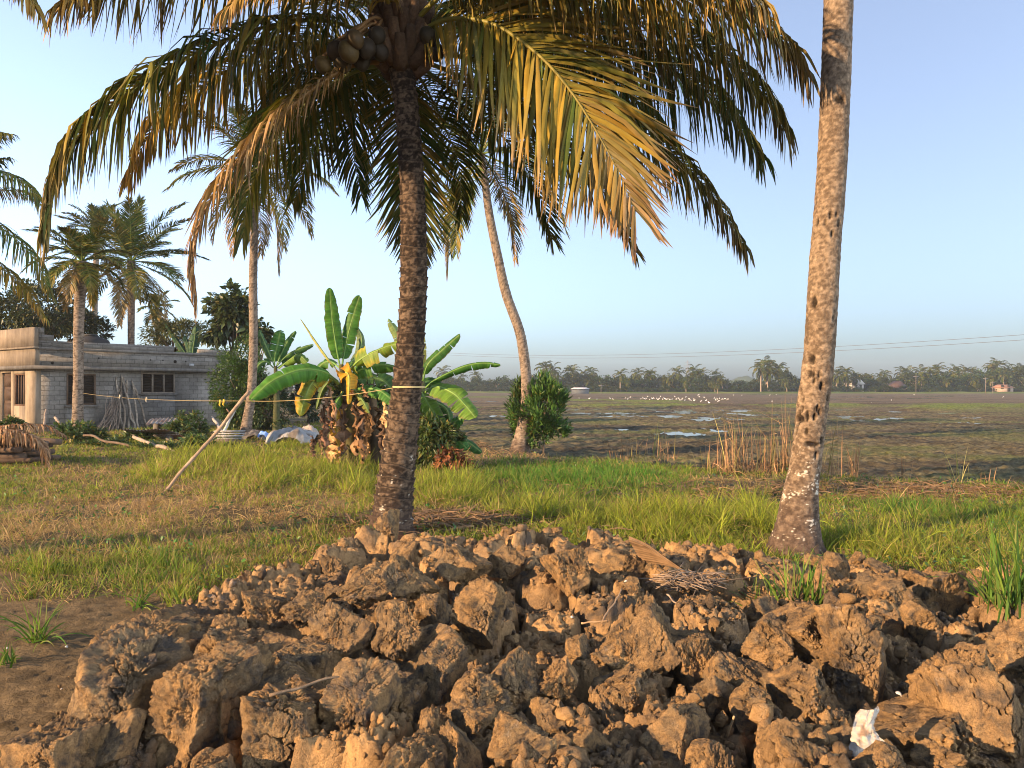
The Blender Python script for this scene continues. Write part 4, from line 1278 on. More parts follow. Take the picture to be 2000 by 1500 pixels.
c_, r_ = at(505, 660, 32.5, 26, 26)
woody('leafy_tree', 'small large-leaved crown showing right of the pale slim trunk', 'tree', grd(505, 32.5), c_, r_, 420, 0.40, (0.04, 0.062, 0.026), 55, 0.08, 10, cr=0.4, asp=0.45, droop=0.8)
c_, r_ = at(470, 765, 28, 58, 92)
woody('bush', 'tall dense bright green bush at the end of the block wall', 'bush', grd(480, 28), c_, r_, 15000, 0.13, (0.045, 0.095, 0.018), 56, 0.08, 80, cr=0.30, hollow=0.35, yel=0.03)
c_, r_ = at(520, 800, 27, 50, 52)
woody('bush', 'shadowy low bush behind the slim palm trunk and rubbish heap', 'bush', grd(525, 27), c_, r_, 7000, 0.14, (0.03, 0.055, 0.018), 57, 0.08, 50)
c_, r_ = at(1056, 803, 20.3, 56, 68)
woody('shrub', 'upright glossy shrub with pointed leaves behind the leaning palm', 'shrub', grd(1062, 20.3, -.05), c_, r_, 5200, 0.18, (0.050, 0.110, 0.022), 58, 0.03, 58, cr=0.24, limbs=18, asp=0.24, droop=-0.8, hollow=0.25)
c_, r_ = at(1016, 800, 20.6, 24, 56)
woody('shrub', 'narrower half of the glossy shrub left of the leaning trunk', 'shrub', grd(1012, 20.6, -.05), c_, r_, 1500, 0.19, (0.04, 0.08, 0.022), 59, 0.03, 18, cr=0.34, limbs=6, asp=0.24, droop=-0.8, hollow=0.3)
c_, r_ = at(850, 868, 14.2, 50, 50)
woody('shrub', 'leafy undergrowth with orange dying leaves below the right banana plant', 'shrub', grd(850, 14.2), c_, r_, 2600, 0.15, (0.05, 0.08, 0.02), 60, 0.03, 30, cr=0.34, limbs=8, asp=0.28, droop=0.5, yel=0.12)
c_, r_ = at(880, 895, 14.0, 26, 22)
woody('shrub', 'rust-coloured withered shrub at the foot of the right banana plant', 'shrub', grd(880, 14.0), c_, r_, 420, 0.13, (0.24, 0.10, 0.05), 61, 0.02, 12, cr=0.4, limbs=5, asp=0.4, droop=0.6, mat=M_DRY)
c_, r_ = at(600, 780, 33, 34, 42)
woody('bush', 'dark bush in the gap behind the big banana plant', 'bush', grd(600, 33), c_, r_, 3000, 0.2, (0.025, 0.04, 0.018), 62, 0.08, 24)
c_, r_ = at(700, 800, 19, 60, 62)
woody('bush', 'shaded bush standing behind the big banana clump', 'bush', grd(700, 19), c_, r_, 4200, 0.17, (0.028, 0.045, 0.016), 63, 0.05, 30)
for k, (x_, y_, Y_, w_, h_, lab) in enumerate((
    (160, 868, 21.5, 52, 40, 'leafy weed bush round the foot of the sturdy palm'),
    (215, 880, 20.5, 40, 22, 'low weeds right of the sturdy palm foot'),
    (265, 868, 21.5, 42, 24, 'low weeds left of the rusty sheet'),
    (345, 845, 22.5, 34, 32, 'big-leaved weed bush right of the metal sheets'),
    (375, 850, 23.5, 34, 42, 'dark weed bush by the end of the block wall'),
    (310, 888, 20.0, 60, 16, 'low weeds in front of the fallen log'),
    (20, 832, 24.0, 22, 16, 'small weeds at the porch step'),
    (400, 880, 19.5, 50, 24, 'dull weeds behind the leaning clothes pole'))):
    c_, r_ = at(x_, y_, Y_, w_, h_)
    woody('weed_bush', lab, 'weeds', grd(x_, Y_), c_, r_, int(900 + 22 * w_), 0.15, (0.05, 0.085, 0.022), 70 + k, 0.02, 16, cr=0.38, limbs=5, asp=0.42, droop=0.4, yel=0.1)

# ------------------------------------------------------------------ banana plants
def banana_leaf(parent, pts, Ys, wid, seed, col=(0.07, 0.17, 0.025), fold=0.35, tear=0.25, edge=None, name='leaf', label=None, roll=0.0, mat=None, curl=0.0):
    r_ = np.random.default_rng(seed)
    tear = min(0.8, tear + 0.14) if tear > 0 else 0
    P = curve([px(a, c, Yk) for (a, c), Yk in zip(pts, Ys)], 97)
    n = len(P)
    s = np.linspace(0, 1, n)
    T = unit(np.gradient(P, axis=0))
    view = unit(P - np.array([0, 0, CAMZ]))
    Sd = unit(np.cross(T, np.array([0, 0, 1.0])[None] * 0.35 - view * 0.65))
    N = np.cross(Sd, T)
    N = N * np.where((N * view).sum(-1, keepdims=True) > 0, -1, 1)
    cr_, sr_ = math.cos(roll), math.sin(roll)
    Sd, N = Sd * cr_ + N * sr_, N * cr_ - Sd * sr_
    pet = 0.14
    prof = np.where(s < pet, 0.0, np.sin(np.pi * np.clip((s - pet) / (1 - pet), 0, 1) ** 0.85) ** 0.36)
    prof = np.maximum(prof, 0.02)
    mb = MB()
    for sd_ in (1, -1):
        i0 = int(pet * n)
        while i0 < n - 1:
            i1 = min(n - 1, i0 + (n if tear <= 0 else int(r_.integers(6, 46) / max(tear, .15) * 0.35) + 3))
            f_ = fold + r_.normal(0, 0.10 + 0.25 * tear)
            ii = np.arange(i0, i1 + 1)
            K = 6
            u = np.linspace(0, 1, K)
            sh = (np.linspace(-1, 1, len(ii)) * 0.5 * r_.uniform(0, 1) * tear)[:, None] * u[None]
            wv = wid * prof[ii][:, None] * u[None] * (1 + 0.10 * fbm(np.stack([ii * .16, ii * 0. + seed * .71 + sd_, ii * 0.], -1), 3)[:, None] * u[None] ** 2)
            ang = f_ * (0.4 + 0.9 * u[None] + curl * u[None] ** 2)
            rip = (0.015 * np.sin(ii * 1.3) + 0.16 * fbm(np.stack([ii * .09, ii * 0. + seed * .37, ii * 0.], -1), 3))[:, None] * u[None] * wid
            v = P[ii][:, None] + Sd[ii][:, None] * (sd_ * wv * np.cos(ang))[..., None] - N[ii][:, None] * (wv * np.sin(ang) - rip - 0.04 * wid * np.sin(np.pi * u)[None])[..., None] - T[ii][:, None] * (sh * wid)[..., None]
            c = np.array(col) * (1 + 0.25 * fbm(np.stack([ii * .2, ii * 0. + seed, ii * 0.], -1), 3)[:, None] + r_.normal(0, 0.10, (len(ii), 1)))
            c = np.repeat(c[:, None], K, 1)
            c[:, 0] = lerp(c[:, 0], np.array([0.24, 0.30, 0.10]), 0.5)
            if edge is not None:
                e = sstep(0.35, 1.0, u[None] + 0.35 * fbm(np.stack([ii * 0.35, ii * 0 + seed, ii * 0.0], -1), 3)[:, None])
                c = lerp(c, np.array(edge), e[..., None])
            br = sstep(0.93, 1.0, u[None]) * (r_.uniform(size=(len(ii), 1)) < 0.6)
            c = lerp(c, np.array([0.20, 0.13, 0.05]), 0.7 * br[..., None])
            fc = grid_faces(len(ii), K)
            mb.add(v.reshape(-1, 3), fc if sd_ > 0 else fc[:, ::-1], None, c.reshape(-1, 3))
            i0 = i1
    o = mb.build(name, mat or M_BAN, parent, smooth=True)
    rb = MB()
    rb.tube(P - N * 0.004, np.linspace(0.026, 0.005, n) * (wid / 0.3) ** 0.5, 6, lerp(np.array((0.13, 0.22, 0.05)), np.array(col) * 1.8, 0.3) if name == 'leaf' else (0.22, 0.14, 0.06))
    rb.build('midrib', M_RIB, o, origin=np.array(parent.location), smooth=True)
    if label: o['label'] = label
    return o
def stem(parent, pts, Y_, r0, r1, col=(0.14, 0.13, 0.05)):
    b = MB()
    P = curve([px(a, c, Y_) for a, c in pts], 24)
    nz = fbm(P * 4, 3)
    cc = np.array(col) * (1 + 0.6 * nz[:, None])
    b.tube(P, np.linspace(r0, r1, 24), 12, np.clip(cc, 0.02, 1))
    b.build('stem', M_WOOD, parent, smooth=True)
def rag(parent, x_, y0_, y1_, Y_, w_, seed, col):
    """one dead leaf hanging in shrivelled folds"""
    r_ = np.random.default_rng(seed)
    A, B_ = px(x_ + r_.uniform(-6, 6), y0_, Y_), px(x_ + r_.uniform(-16, 16), y1_, Y_ - 0.1)
    n, K = 22, 7
    s = np.linspace(0, 1, n)[:, None]
    P = lerp(A, B_, s) + 0.05 * np.stack([fbm(np.stack([s[:, 0] * 4, s[:, 0] * 0 + seed * 1.7 + k, s[:, 0] * 0], -1), 2) for k in range(3)], -1)
    u = np.linspace(-1, 1, K)
    ww = w_ * (0.35 + 0.65 * np.abs(np.sin(s * np.pi * 0.9 + 0.2))) * (1 + 0.35 * r_.normal(size=(n, 1)))
    az = r_.uniform(0, 6.28) + 1.3 * s
    zig = 0.35 * np.sin(u * 7 + seed)[None] * w_ + 0.25 * w_ * r_.normal(size=(n, K))
    v = P[:, None] + (u[None] * ww)[..., None] * np.stack([np.cos(az), np.sin(az), 0 * az], -1) + zig[..., None] * np.stack([-np.sin(az), np.cos(az), 0 * az], -1)
    v[..., 2] += 0.05 * r_.normal(size=(n, K)) * w_ * 3
    mb = MB()
    fc = grid_faces(n, K)
    fc = fc[r_.uniform(size=len(fc)) > 0.08]
    cc = np.array(col) * (1 + 0.35 * r_.normal(size=(n, 1)) * np.ones((n, K)))[..., None]
    mb.add(v.reshape(-1, 3), fc, None, np.clip(cc, .02, .9).reshape(-1, 3))
    mb.build('dried_leaf', M_DRY, parent)
Yb = 14.3
ban = thing('banana_plant', 'tall banana plant with upright green leaves and a skirt of dead brown ones', 'banana plant', grd(688, Yb))
stem(ban, [(690, 930), (686, 860), (680, 790), (672, 740), (666, 712)], Yb, 0.13, 0.045, (0.08, 0.075, 0.03))
stem(ban, [(735, 930), (733, 860), (730, 800), (724, 750)], Yb + .3, 0.11, 0.06, (0.09, 0.065, 0.04))
GB = (0.055, 0.155, 0.018)
bl = [
    ([(664, 715), (657, 680), (649, 625), (643, 562)], (0, 0, 0, 0), 0.15, GB, 0.10, 0.0, None),
    ([(668, 715), (674, 680), (686, 630), (702, 576)], (0, .1, .1, .1), 0.16, (0.045, 0.135, 0.022), 0.25, 0.12, None),
    ([(676, 715), (700, 690), (706, 660), (697, 638)], (.1, .4, .5, .5), 0.12, (0.10, 0.15, 0.07), 0.6, 0.0, None),
    ([(656, 720), (640, 700), (615, 665), (586, 622)], (0, -.1, -.1, -.1), 0.055, (0.34, 0.33, 0.10), 0.9, 0.2, None),
    ([(660, 745), (632, 726), (590, 722), (535, 742), (487, 782)], (0, -.4, -.7, -1.0, -1.2), 0.245, (0.06, 0.175, 0.022), 0.45, 0.12, None),
    ([(662, 750), (640, 735), (612, 745), (596, 775), (586, 815)], (0, -.3, -.5, -.6, -.6), 0.24, (0.16, 0.19, 0.025), 0.7, 0.3, (0.42, 0.22, 0.02)),
    ([(660, 748), (646, 745), (630, 762), (618, 800)], (0, -.1, -.1, -.1), 0.2, (0.05, 0.09, 0.02), 0.8, 0.3, None),
    ([(674, 735), (700, 705), (740, 683), (785, 668)], (0, -.3, -.5, -.6), 0.22, (0.12, 0.20, 0.025), 0.6, 0.35, (0.30, 0.28, 0.04)),
    ([(676, 742), (705, 722), (745, 712), (790, 722)], (0, -.1, -.1, -.1), 0.20, (0.06, 0.15, 0.025), 0.6, 0.3, None),
    ([(680, 745), (715, 738), (750, 745), (780, 785)], (.2, .4, .5, .5), 0.26, (0.035, 0.085, 0.02), 0.6, 0.5, None),
    ([(682, 760), (715, 758), (745, 765), (775, 790)], (0, -.3, -.4, -.5), 0.17, (0.06, 0.17, 0.03), 0.5, 0.25, None),
    ([(672, 745), (676, 728), (682, 740), (680, 790)], (0, -.3, -.5, -.55), 0.21, (0.46, 0.27, 0.02), 0.7, 0.2, (0.5, 0.22, 0.02)),
    ([(668, 765), (660, 790), (656, 830), (664, 872)], (0, -.3, -.4, -.4), 0.15, (0.44, 0.26, 0.03), 0.5, 0.7, (0.42, 0.2, 0.03)),
    ([(670, 765), (664, 775), (655, 790), (650, 812)], (-.1, -.4, -.5, -.5), 0.13, (0.06, 0.16, 0.03), 0.7, 0.2, None),
    ([(676, 755), (695, 765), (710, 785), (722, 808)], (-.1, -.4, -.5, -.5), 0.14, (0.16, 0.21, 0.05), 0.6, 0.6, (0.3, 0.2, 0.06)),
    ([(664, 718), (645, 706), (628, 712), (618, 735)], (.1, .3, .4, .4), 0.14, (0.05, 0.14, 0.025), 0.6, 0.2, None),
    ([(678, 722), (692, 705), (712, 700), (735, 712)], (.2, .5, .7, .7), 0.16, (0.04, 0.11, 0.022), 0.6, 0.3, None),
]
for k, (pp, dy, w_, cl, fo, te, ed) in enumerate(bl):
    banana_leaf(ban, pp, [Yb + q for q in dy], w_, 200 + k, cl, fo, te, ed)
k = 0
for x_ in (655, 663, 672, 680, 690, 700, 708, 716, 724, 735, 745, 752, 668, 684, 698, 712, 728, 742):
    k += 1
    rag(ban, x_, rc.uniform(770, 815), rc.uniform(870, 922), Yb - .25 + .4 * (k % 3) - .1, rc.uniform(.06, .13), 300 + k, rc.choice([(0.30, 0.18, 0.085), (0.18, 0.11, 0.06), (0.42, 0.28, 0.15), (0.12, 0.075, 0.05), (0.36, 0.18, 0.07)]))
for x_, y0_, y1_ in ((645, 755, 830), (630, 790, 860), (622, 840, 895), (612, 850, 892), (640, 775, 845), (634, 800, 880), (690, 745, 775), (715, 750, 775)):
    k += 1
    rag(ban, x_, y0_, y1_, Yb - .45, .055, 300 + k, rc.choice([(0.20, 0.11, 0.07), (0.15, 0.085, 0.055), (0.28, 0.17, 0.10)]))
Yb2 = 15.2
ban2 = thing('banana_plant', 'broad-leaved banana plant half hidden behind the fruiting palm trunk', 'banana plant', grd(822, Yb2))
stem(ban2, [(822, 905), (822, 850), (822, 790), (824, 745)], Yb2, 0.12, 0.07, (0.10, 0.10, 0.045))
stem(ban2, [(852, 905), (852, 870), (850, 845)], Yb2 - .2, 0.07, 0.05, (0.10, 0.11, 0.05))
bl = [
    ([(826, 745), (836, 712), (866, 682), (899, 652)], (0, -.2, -.2, -.2), 0.14, (0.035, 0.105, 0.02), 0.35, 0.1, None),
    ([(828, 760), (850, 742), (905, 716), (945, 709), (978, 713)], (0, -.2, -.3, -.3, -.3), 0.14, (0.04, 0.125, 0.018), 0.75, 0.2, None),
    ([(828, 768), (850, 755), (885, 768), (912, 795), (930, 818)], (0, -.4, -.7, -.8, -.9), 0.27, (0.10, 0.19, 0.025), 0.35, 0.15, None),
    ([(824, 765), (828, 775), (842, 798), (866, 832)], (0, -.4, -.5, -.6), 0.22, (0.11, 0.20, 0.025), 0.45, 0.1, None),
    ([(824, 745), (826, 715), (826, 680), (824, 648)], (0, 0, 0, 0), 0.10, (0.38, 0.33, 0.07), 0.5, 0.2, (0.40, 0.30, 0.05)),
    ([(818, 745), (800, 700), (778, 655), (758, 622)], (.1, .2, .2, .2), 0.14, (0.15, 0.22, 0.08), 0.5, 0.2, None),
    ([(820, 755), (835, 745), (850, 748), (868, 765)], (.1, .3, .3, .3), 0.2, (0.03, 0.085, 0.018), 0.5, 0.1, None),
    ([(826, 775), (850, 785), (872, 800), (880, 830)], (.1, .2, .2, .2), 0.2, (0.03, 0.08, 0.018), 0.5, 0.2, None),
    ([(852, 855), (866, 836), (885, 826), (906, 812)], (-.2, -.5, -.6, -.7), 0.16, (0.05, 0.15, 0.03), 0.4, 0.1, None),
    ([(852, 858), (872, 850), (895, 860), (914, 878)], (-.2, -.6, -.8, -.9), 0.17, (0.05, 0.14, 0.03), 0.4, 0.15, None),
    ([(854, 865), (880, 858), (915, 865), (942, 884)], (-.2, -.3, -.3, -.3), 0.16, (0.035, 0.10, 0.025), 0.5, 0.2, None),
    ([(850, 862), (836, 848), (822, 856), (815, 880)], (-.2, -.5, -.6, -.6), 0.13, (0.05, 0.13, 0.03), 0.5, 0.2, None),
]
for k, (pp, dy, w_, cl, fo, te, ed) in enumerate(bl):
    banana_leaf(ban2, pp, [Yb2 + q for q in dy], w_, 240 + k, cl, fo, te, ed)
for k, x_ in enumerate((812, 822, 832, 842)):
    rag(ban2, x_, 790, rc.uniform(880, 915), Yb2 - .2, .1, 340 + k, (0.22, 0.13, 0.07))
Yb3 = 26.5
ban3 = thing('banana_plant', 'banana plant rising behind the bush, right of the slim palm trunk', 'banana plant', grd(540, Yb3))
stem(ban3, [(540, 845), (540, 770), (538, 715)], Yb3, 0.14, 0.06, (0.05, 0.055, 0.025))
bl = [
    ([(536, 715), (537, 695), (543, 668), (548, 644)], (0, 0, 0, 0), 0.27, (0.05, 0.15, 0.03), 0.2, 0.1, None),
    ([(540, 715), (548, 695), (560, 670), (577, 646)], (0, 0, 0, 0), 0.17, (0.04, 0.12, 0.03), 0.5, 0.1, None),
    ([(540, 715), (560, 695), (583, 682), (612, 672)], (0, -.2, -.3, -.3), 0.20, (0.035, 0.10, 0.028), 0.7, 0.2, None),
    ([(536, 715), (528, 695), (516, 668), (506, 644)], (0, 0, 0, 0), 0.20, (0.06, 0.13, 0.05), 0.5, 0.2, None),
    ([(542, 718), (562, 706), (580, 702), (598, 710)], (0, .2, .3, .3), 0.26, (0.04, 0.10, 0.03), 0.6, 0.4, None),
    ([(544, 720), (570, 700), (586, 695), (600, 708)], (0, -.6, -.8, -.9), 0.26, (0.10, 0.18, 0.03), 0.6, 0.1, None),
    ([(534, 718), (520, 706), (506, 712), (498, 730)], (0, -.2, -.3, -.3), 0.26, (0.04, 0.11, 0.03), 0.6, 0.3, None),
]
for k, (pp, dy, w_, cl, fo, te, ed) in enumerate(bl):
    banana_leaf(ban3, pp, [Yb3 + q for q in dy], w_, 270 + k, cl, fo, te, ed)
Yb4 = 35.0
ban4 = thing('banana_plant', 'dark banana plant whose upright leaf shows over the roof', 'banana plant', grd(375, Yb4))
stem(ban4, [(375, 800), (375, 740), (374, 700)], Yb4, 0.16, 0.09, (0.10, 0.12, 0.05))
for k, (pp, w_) in enumerate((([(374, 705), (377, 680), (380, 660), (382, 636)], 0.28), ([(374, 705), (362, 690), (345, 665), (322, 632)], 0.2), ([(376, 705), (395, 690), (410, 685), (425, 690)], 0.3), ([(372, 705), (355, 690), (345, 692), (332, 705)], 0.3), ([(374, 706), (372, 690), (367, 672), (360, 655)], 0.2))):
    banana_leaf(ban4, pp, [Yb4] * 4, w_, 290 + k, (0.03, 0.085, 0.045), 0.5, 0.15)
#PART4

# ------------------------------------------------------------------ yard things
def stick(b, p0, p1, r0, r1, seed=0, wob=0.02, col=(0.24, 0.18, 0.13), ns=8, n=14, knots=0):
    p0, p1 = np.array(p0, float), np.array(p1, float)
    s = np.linspace(0, 1, n)[:, None]
    L = np.linalg.norm(p1 - p0)
    P = lerp(p0, p1, s) + wob * L * np.stack([fbm(np.stack([s[:, 0] * 2.5, s[:, 0] * 0 + seed * 2.3 + 5 * k, s[:, 0] * 0], -1), 2) for k in range(3)], -1)
    r = lerp(r0, r1, s[:, 0])
    if knots:
        r = r * (1 + 0.18 * np.exp(-((np.mod(s[:, 0] * knots, 1) - .5) / .12) ** 2))
    b.tube(P, r, ns, np.array(col) * (1 + 0.3 * fbm(P * 6, 2))[:, None])
    return P
# clothes pole and rope
PT, PB_ = px(486, 766, 11.35), gp(314, 962)
pole = thing('clothes_pole', 'long leaning bamboo pole propping up the rope in the grass', 'pole', PB_)
b = MB()
stick(b, PB_ - np.array([0, 0, .06]), PT, 0.024, 0.028, 3, 0.018, (0.24, 0.185, 0.14), 10, 60, 7)
b.build('shaft', M_WOOD, pole, smooth=True)
b = MB()
pk = lerp(PB_, PT, 0.79)
b.tube([pk + np.array([0, 0, 0]), pk + np.array([-.05, -.02, .07])], [0.016, 0.008], 6, (0.2, 0.14, 0.1))
b.build('branch_stub', M_WOOD, pole)
rope = thing('clothes_line', 'thin yellow rope stretched from the sturdy palm over the leaning pole to the fruiting palm', 'rope', px(484, 783, 11.3))
b = MB()
a_, m_, e_ = px(163, 768, 23.9), px(484, 783, 11.36), px(772, 757, YA + .02)
def sag(p, q, s, n=40):
    t = np.linspace(0, 1, n)[:, None]
    P = lerp(p, q, t)
    P[:, 2] -= (4 * s * t * (1 - t))[:, 0]
    return P
b.tube(np.vstack([sag(a_, m_, 0.07), sag(m_, e_, 0.05)[1:]]), 0.0045, 6, (0.28, 0.225, 0.11))
b.build('rope', M_PAINT, rope, smooth=True)
b = MB()
for k in range(2):
    ang = np.linspace(0, 2 * np.pi, 13)
    cc = px(798, 755 + k * 2.0, YA)
    b.tube(np.stack([cc[0] + 0.168 * np.cos(ang), cc[1] + 0.168 * np.sin(ang), cc[2] + 0 * ang], -1), 0.004, 5, (0.5, 0.4, 0.2), cap=False)
b.build('rope_turns', M_PAINT, rope, smooth=True)
for x_, y_, Y_, cl in ((430, 784, 12.9, (0.55, 0.38, 0.05)), (437, 783, 12.7, (0.55, 0.38, 0.05)), (286, 778, 17.4, (0.5, 0.42, 0.3)), (234, 773, 19.8, (0.5, 0.42, 0.3))):
    p = px(x_, y_, Y_)
    kn = thing('rope_knot', {430: 'yellow cloth knot on the rope just left of the leaning pole', 437: 'second yellow cloth knot on the rope, closest to the leaning pole', 286: 'small pale knot in the rope in front of the leaning sticks', 234: 'small pale knot in the rope by the slatted window'}[x_], 'knot', p)
    b = MB()
    b.tube([p + np.array([0, 0, .03]), p + np.array([.004, 0, 0]), p + np.array([-.012, 0, -.06]), p + np.array([.006, 0, -.09])], [.012, .02, .013, .005], 6, cl)
    b.build('cloth', M_PAINT, kn)
# sticks leaning on the wall
def wall_pt(u, off, z):
    return np.array([HC[0] + 0.583 * u + 0.813 * off, HC[1] + 0.813 * u - 0.583 * off, z])
for k, (u0, u1, z1, off, lab) in enumerate((
    (3.15, 2.95, 2.05, .75, 'thick grey branch leaning on the block wall, crossing the others'), (2.75, 2.98, 1.95, .6, 'straight bare branch leaning upright on the wall between the windows'),
    (3.05, 3.12, 1.85, .5, 'dark bark-covered branch in the middle of the leaning bundle'), (3.25, 3.05, 1.98, .5, 'branch with a hooked top in the leaning bundle'),
    (3.42, 3.3, 1.75, .55, 'pale pole right of the leaning bundle'), (3.62, 3.42, 1.70, .7, 'ringed bamboo pole leaning beside the window, right of the bundle'), (2.9, 2.72, 1.9, .45, 'thin twisted branch at the left of the leaning bundle'))):
    t = thing('leaning_branch', lab, 'branch', wall_pt(u0, off, 0))
    b = MB()
    P = stick(b, wall_pt(u0, off, -.05), wall_pt(u1, .07, z1), .045, .03, k + 20, .05, (0.20, 0.165, 0.13) if k % 2 else (0.26, 0.225, 0.185), 7, 18)
    t2 = P[11]
    b.tube([t2, t2 + np.array([.05 * (-1) ** k, -.06, .22]), t2 + np.array([.12 * (-1) ** k, -.05, .42])], [.018, .014, .006], 5, (0.2, 0.165, 0.13))
    b.build('stick', M_WOOD, t, smooth=True)
t = thing('brushwood_bundle', 'fan of thin dry palm stalks leaning against the block wall', 'brushwood', wall_pt(2.2, .7, 0))
b = MB()
for k in range(34):
    stick(b, wall_pt(1.55 + rc.uniform(0, .9), rc.uniform(.6, 1.0), 0.0), wall_pt(2.55 + rc.uniform(-.15, .35), rc.uniform(.08, .3), rc.uniform(.8, 1.45)), .014, .007, k, .04, np.array((0.24, 0.19, 0.15)) * rc.uniform(.7, 1.3), 5, 8)
b.build('stalks', M_WOOD, t)
def corr(b, cen, w, d, nx, amp, tilt, rz, col=(0.3, 0.28, 0.26)):
    us = np.linspace(-w / 2, w / 2, nx)
    vs = np.linspace(-d / 2, d / 2, 6)
    U_, V_ = np.meshgrid(us, vs)
    Zz = amp * np.sin(U_ / w * 2 * np.pi * 14) + 0.03 * fbm(xy0(U_.ravel(), V_.ravel(), 2.0, cen[0]), 2).reshape(U_.shape)
    P = np.stack([U_, V_, Zz], -1).reshape(-1, 3)
    Rm = np.array(Matrix.Rotation(rz, 3, 'Z') @ Matrix.Rotation(tilt, 3, 'X'))
    f = grid_faces(6, nx)
    P2 = P - np.array([0, 0, .004])
    b.add(P @ Rm.T + cen, f, None, col)
    b.add(P2 @ Rm.T + cen, f[:, ::-1], None, col)
for k, (x_, y_, Y_, w_, d_, tl, rz, zz, lab) in enumerate((
    (295, 843, 21.5, 1.25, 0.9, -.18, .05, .30, 'rusty corrugated sheet lying lowest, nearest the grass'), (345, 822, 23.6, 1.6, 0.9, .16, .25, .42, 'pale grey corrugated sheet lying behind the rusty one'), (345, 860, 21.8, 0.9, 0.8, -.5, -.3, .16, 'crumpled dark sheet slumped right of the rusty one'))):
    p = px(x_, y_, Y_)
    t = thing('corrugated_sheet', lab, 'metal sheet', (p[0], p[1], 0))
    b = MB()
    corr(b, p, w_, d_, 113, .018, tl, rz)
    b.build('sheet', M_METAL, t, smooth=True)
    for sx_ in (-.4, .4):
        b = MB()
        b.box((sx_ * w_ - .09, -.1, 0), (sx_ * w_ + .09, .1, max(.08, p[2] - .08)), (0.25, 0.22, 0.2), at=(p[0], p[1] + .1, 0))
        b.build('block_support', M_CONC, t)
for k, (a, c, r_, lab, cl) in enumerate((
    (px(260, 855, 20.4), px(352, 886, 18.6), .055, 'bare pale fallen log in front of the weeds', (0.25, 0.2, 0.16)), (px(165, 850, 20.3), px(265, 872, 19.6), .035, 'dark fallen branch among the weeds by the sturdy palm', (0.13, 0.095, 0.07)),
    (px(458, 800, 22.2), px(434, 850, 21.6), .045, 'whitish birch-like post leaning in front of the bright green bush', (0.42, 0.40, 0.36)), (px(415, 815, 23.5), px(440, 855, 22.6), .05, 'grey plank leaning low beside the whitish post', (0.26, 0.24, 0.22)),
    (px(90, 800, 23.3), px(86, 838, 23.0), .04, 'short grey stake against the house corner', (0.25, 0.2, 0.16)), (px(108, 815, 23.3), px(124, 845, 22.4), .05, 'broken plank leaning near the house corner', (0.22, 0.18, 0.15)))):
    t = thing('log' if k < 2 else 'post', lab, 'log' if k < 2 else 'post', (c[0], c[1], max(0, c[2])))
    b = MB()
    stick(b, a, c, r_ * .8, r_, k + 60, .03, cl, 9, 16, 3)
    b.build('shaft', M_WOOD, t, smooth=True)
t = thing('plank_stack', 'low stack of grey planks in front of the slim palm', 'planks', grd(446, 21.5))
for k in range(4):
    b = MB()
    p = grd(446 + rc.uniform(-4, 4), 21.5 + .05 * k)
    a = rc.uniform(-.15, .15)
    b.box((-.42, -.09, 0), (.42, .09, .028), np.array((0.34, 0.34, 0.34)) * rc.uniform(.6, 1.1), np.array(Matrix.Rotation(a, 3, 'Z')), (p[0], p[1], .12 + .065 * k))
    b.build('plank', M_WOOD, t)
b = MB()
p = grd(446, 21.5)
b.box((-.3, -.2, -.05), (.3, .2, .115), (0.10, 0.08, 0.07), at=p)
b.build('trestle', M_WOOD, t)
def draped(name, label, cat, cen, rad, seed, mat, col, patch=None, n=44):
    """a crumpled sheet over a heap"""
    t = thing(name, label, cat, (cen[0], cen[1], 0))
    a = np.linspace(-1, 1, n)
    U_, V_ = np.meshgrid(a, a)
    r2 = np.sqrt(U_ ** 2 + V_ ** 2)
    q = np.stack([U_, V_, 0 * U_], -1).reshape(-1, 3)
    h = np.sqrt(np.clip(1 - (r2 * 0.86) ** 2.4, 0, 1)).ravel() * (1 + .28 * fbm(q * 1.4 + seed, 3)) + .10 * billow(q * 4 + seed, 3) - .15
    P = np.stack([cen[0] + U_.ravel() * rad[0], cen[1] + V_.ravel() * rad[1], cen[2] + h * rad[2]], -1)
    P[:, 2] = np.maximum(P[:, 2], -0.08)
    c = np.array(col) * (1 + .12 * fbm(q * 3 + seed, 3))[:, None]
    if patch is not None:
        c = lerp(c, np.array(patch), sstep(.15, .35, fbm(q * 2.3 + seed + 4, 3))[:, None])
    b = MB()
    b.add(P, grid_faces(n, n), None, np.clip(c, .01, .9))
    b.build('cover', mat, t, smooth=True)
    return t
draped('tarpaulin_heap', 'heap of rubbish under a whitish plastic sheet beyond the grass', 'tarpaulin', (*grd(572, 21.5)[:2], 0.0), (0.68, 0.6, .46), 3, M_PLASTIC, (0.27, 0.27, 0.265), (0.13, 0.11, 0.09))
draped('rubbish_sack', 'small bright blue plastic bag lying between planks and white sheet', 'bag', (*grd(515, 22.0)[:2], .15), (0.15, .13, .16), 8, M_PLASTIC, (0.22, 0.38, 0.75), None, 20)
draped('rubbish_sack', 'dark sack lying under the bush behind the blue bag', 'bag', (*grd(500, 23.0)[:2], 0.0), (0.38, .3, .30), 9, M_PLASTIC, (0.05, 0.045, 0.04), (0.12, .11, .1), 24)
draped('rubbish_sack', 'grey brown sack leaning on the far side of the white sheet', 'bag', (*grd(600, 23.0)[:2], 0.0), (0.35, .3, .42), 10, M_PLASTIC, (0.30, 0.25, 0.21), None, 24)

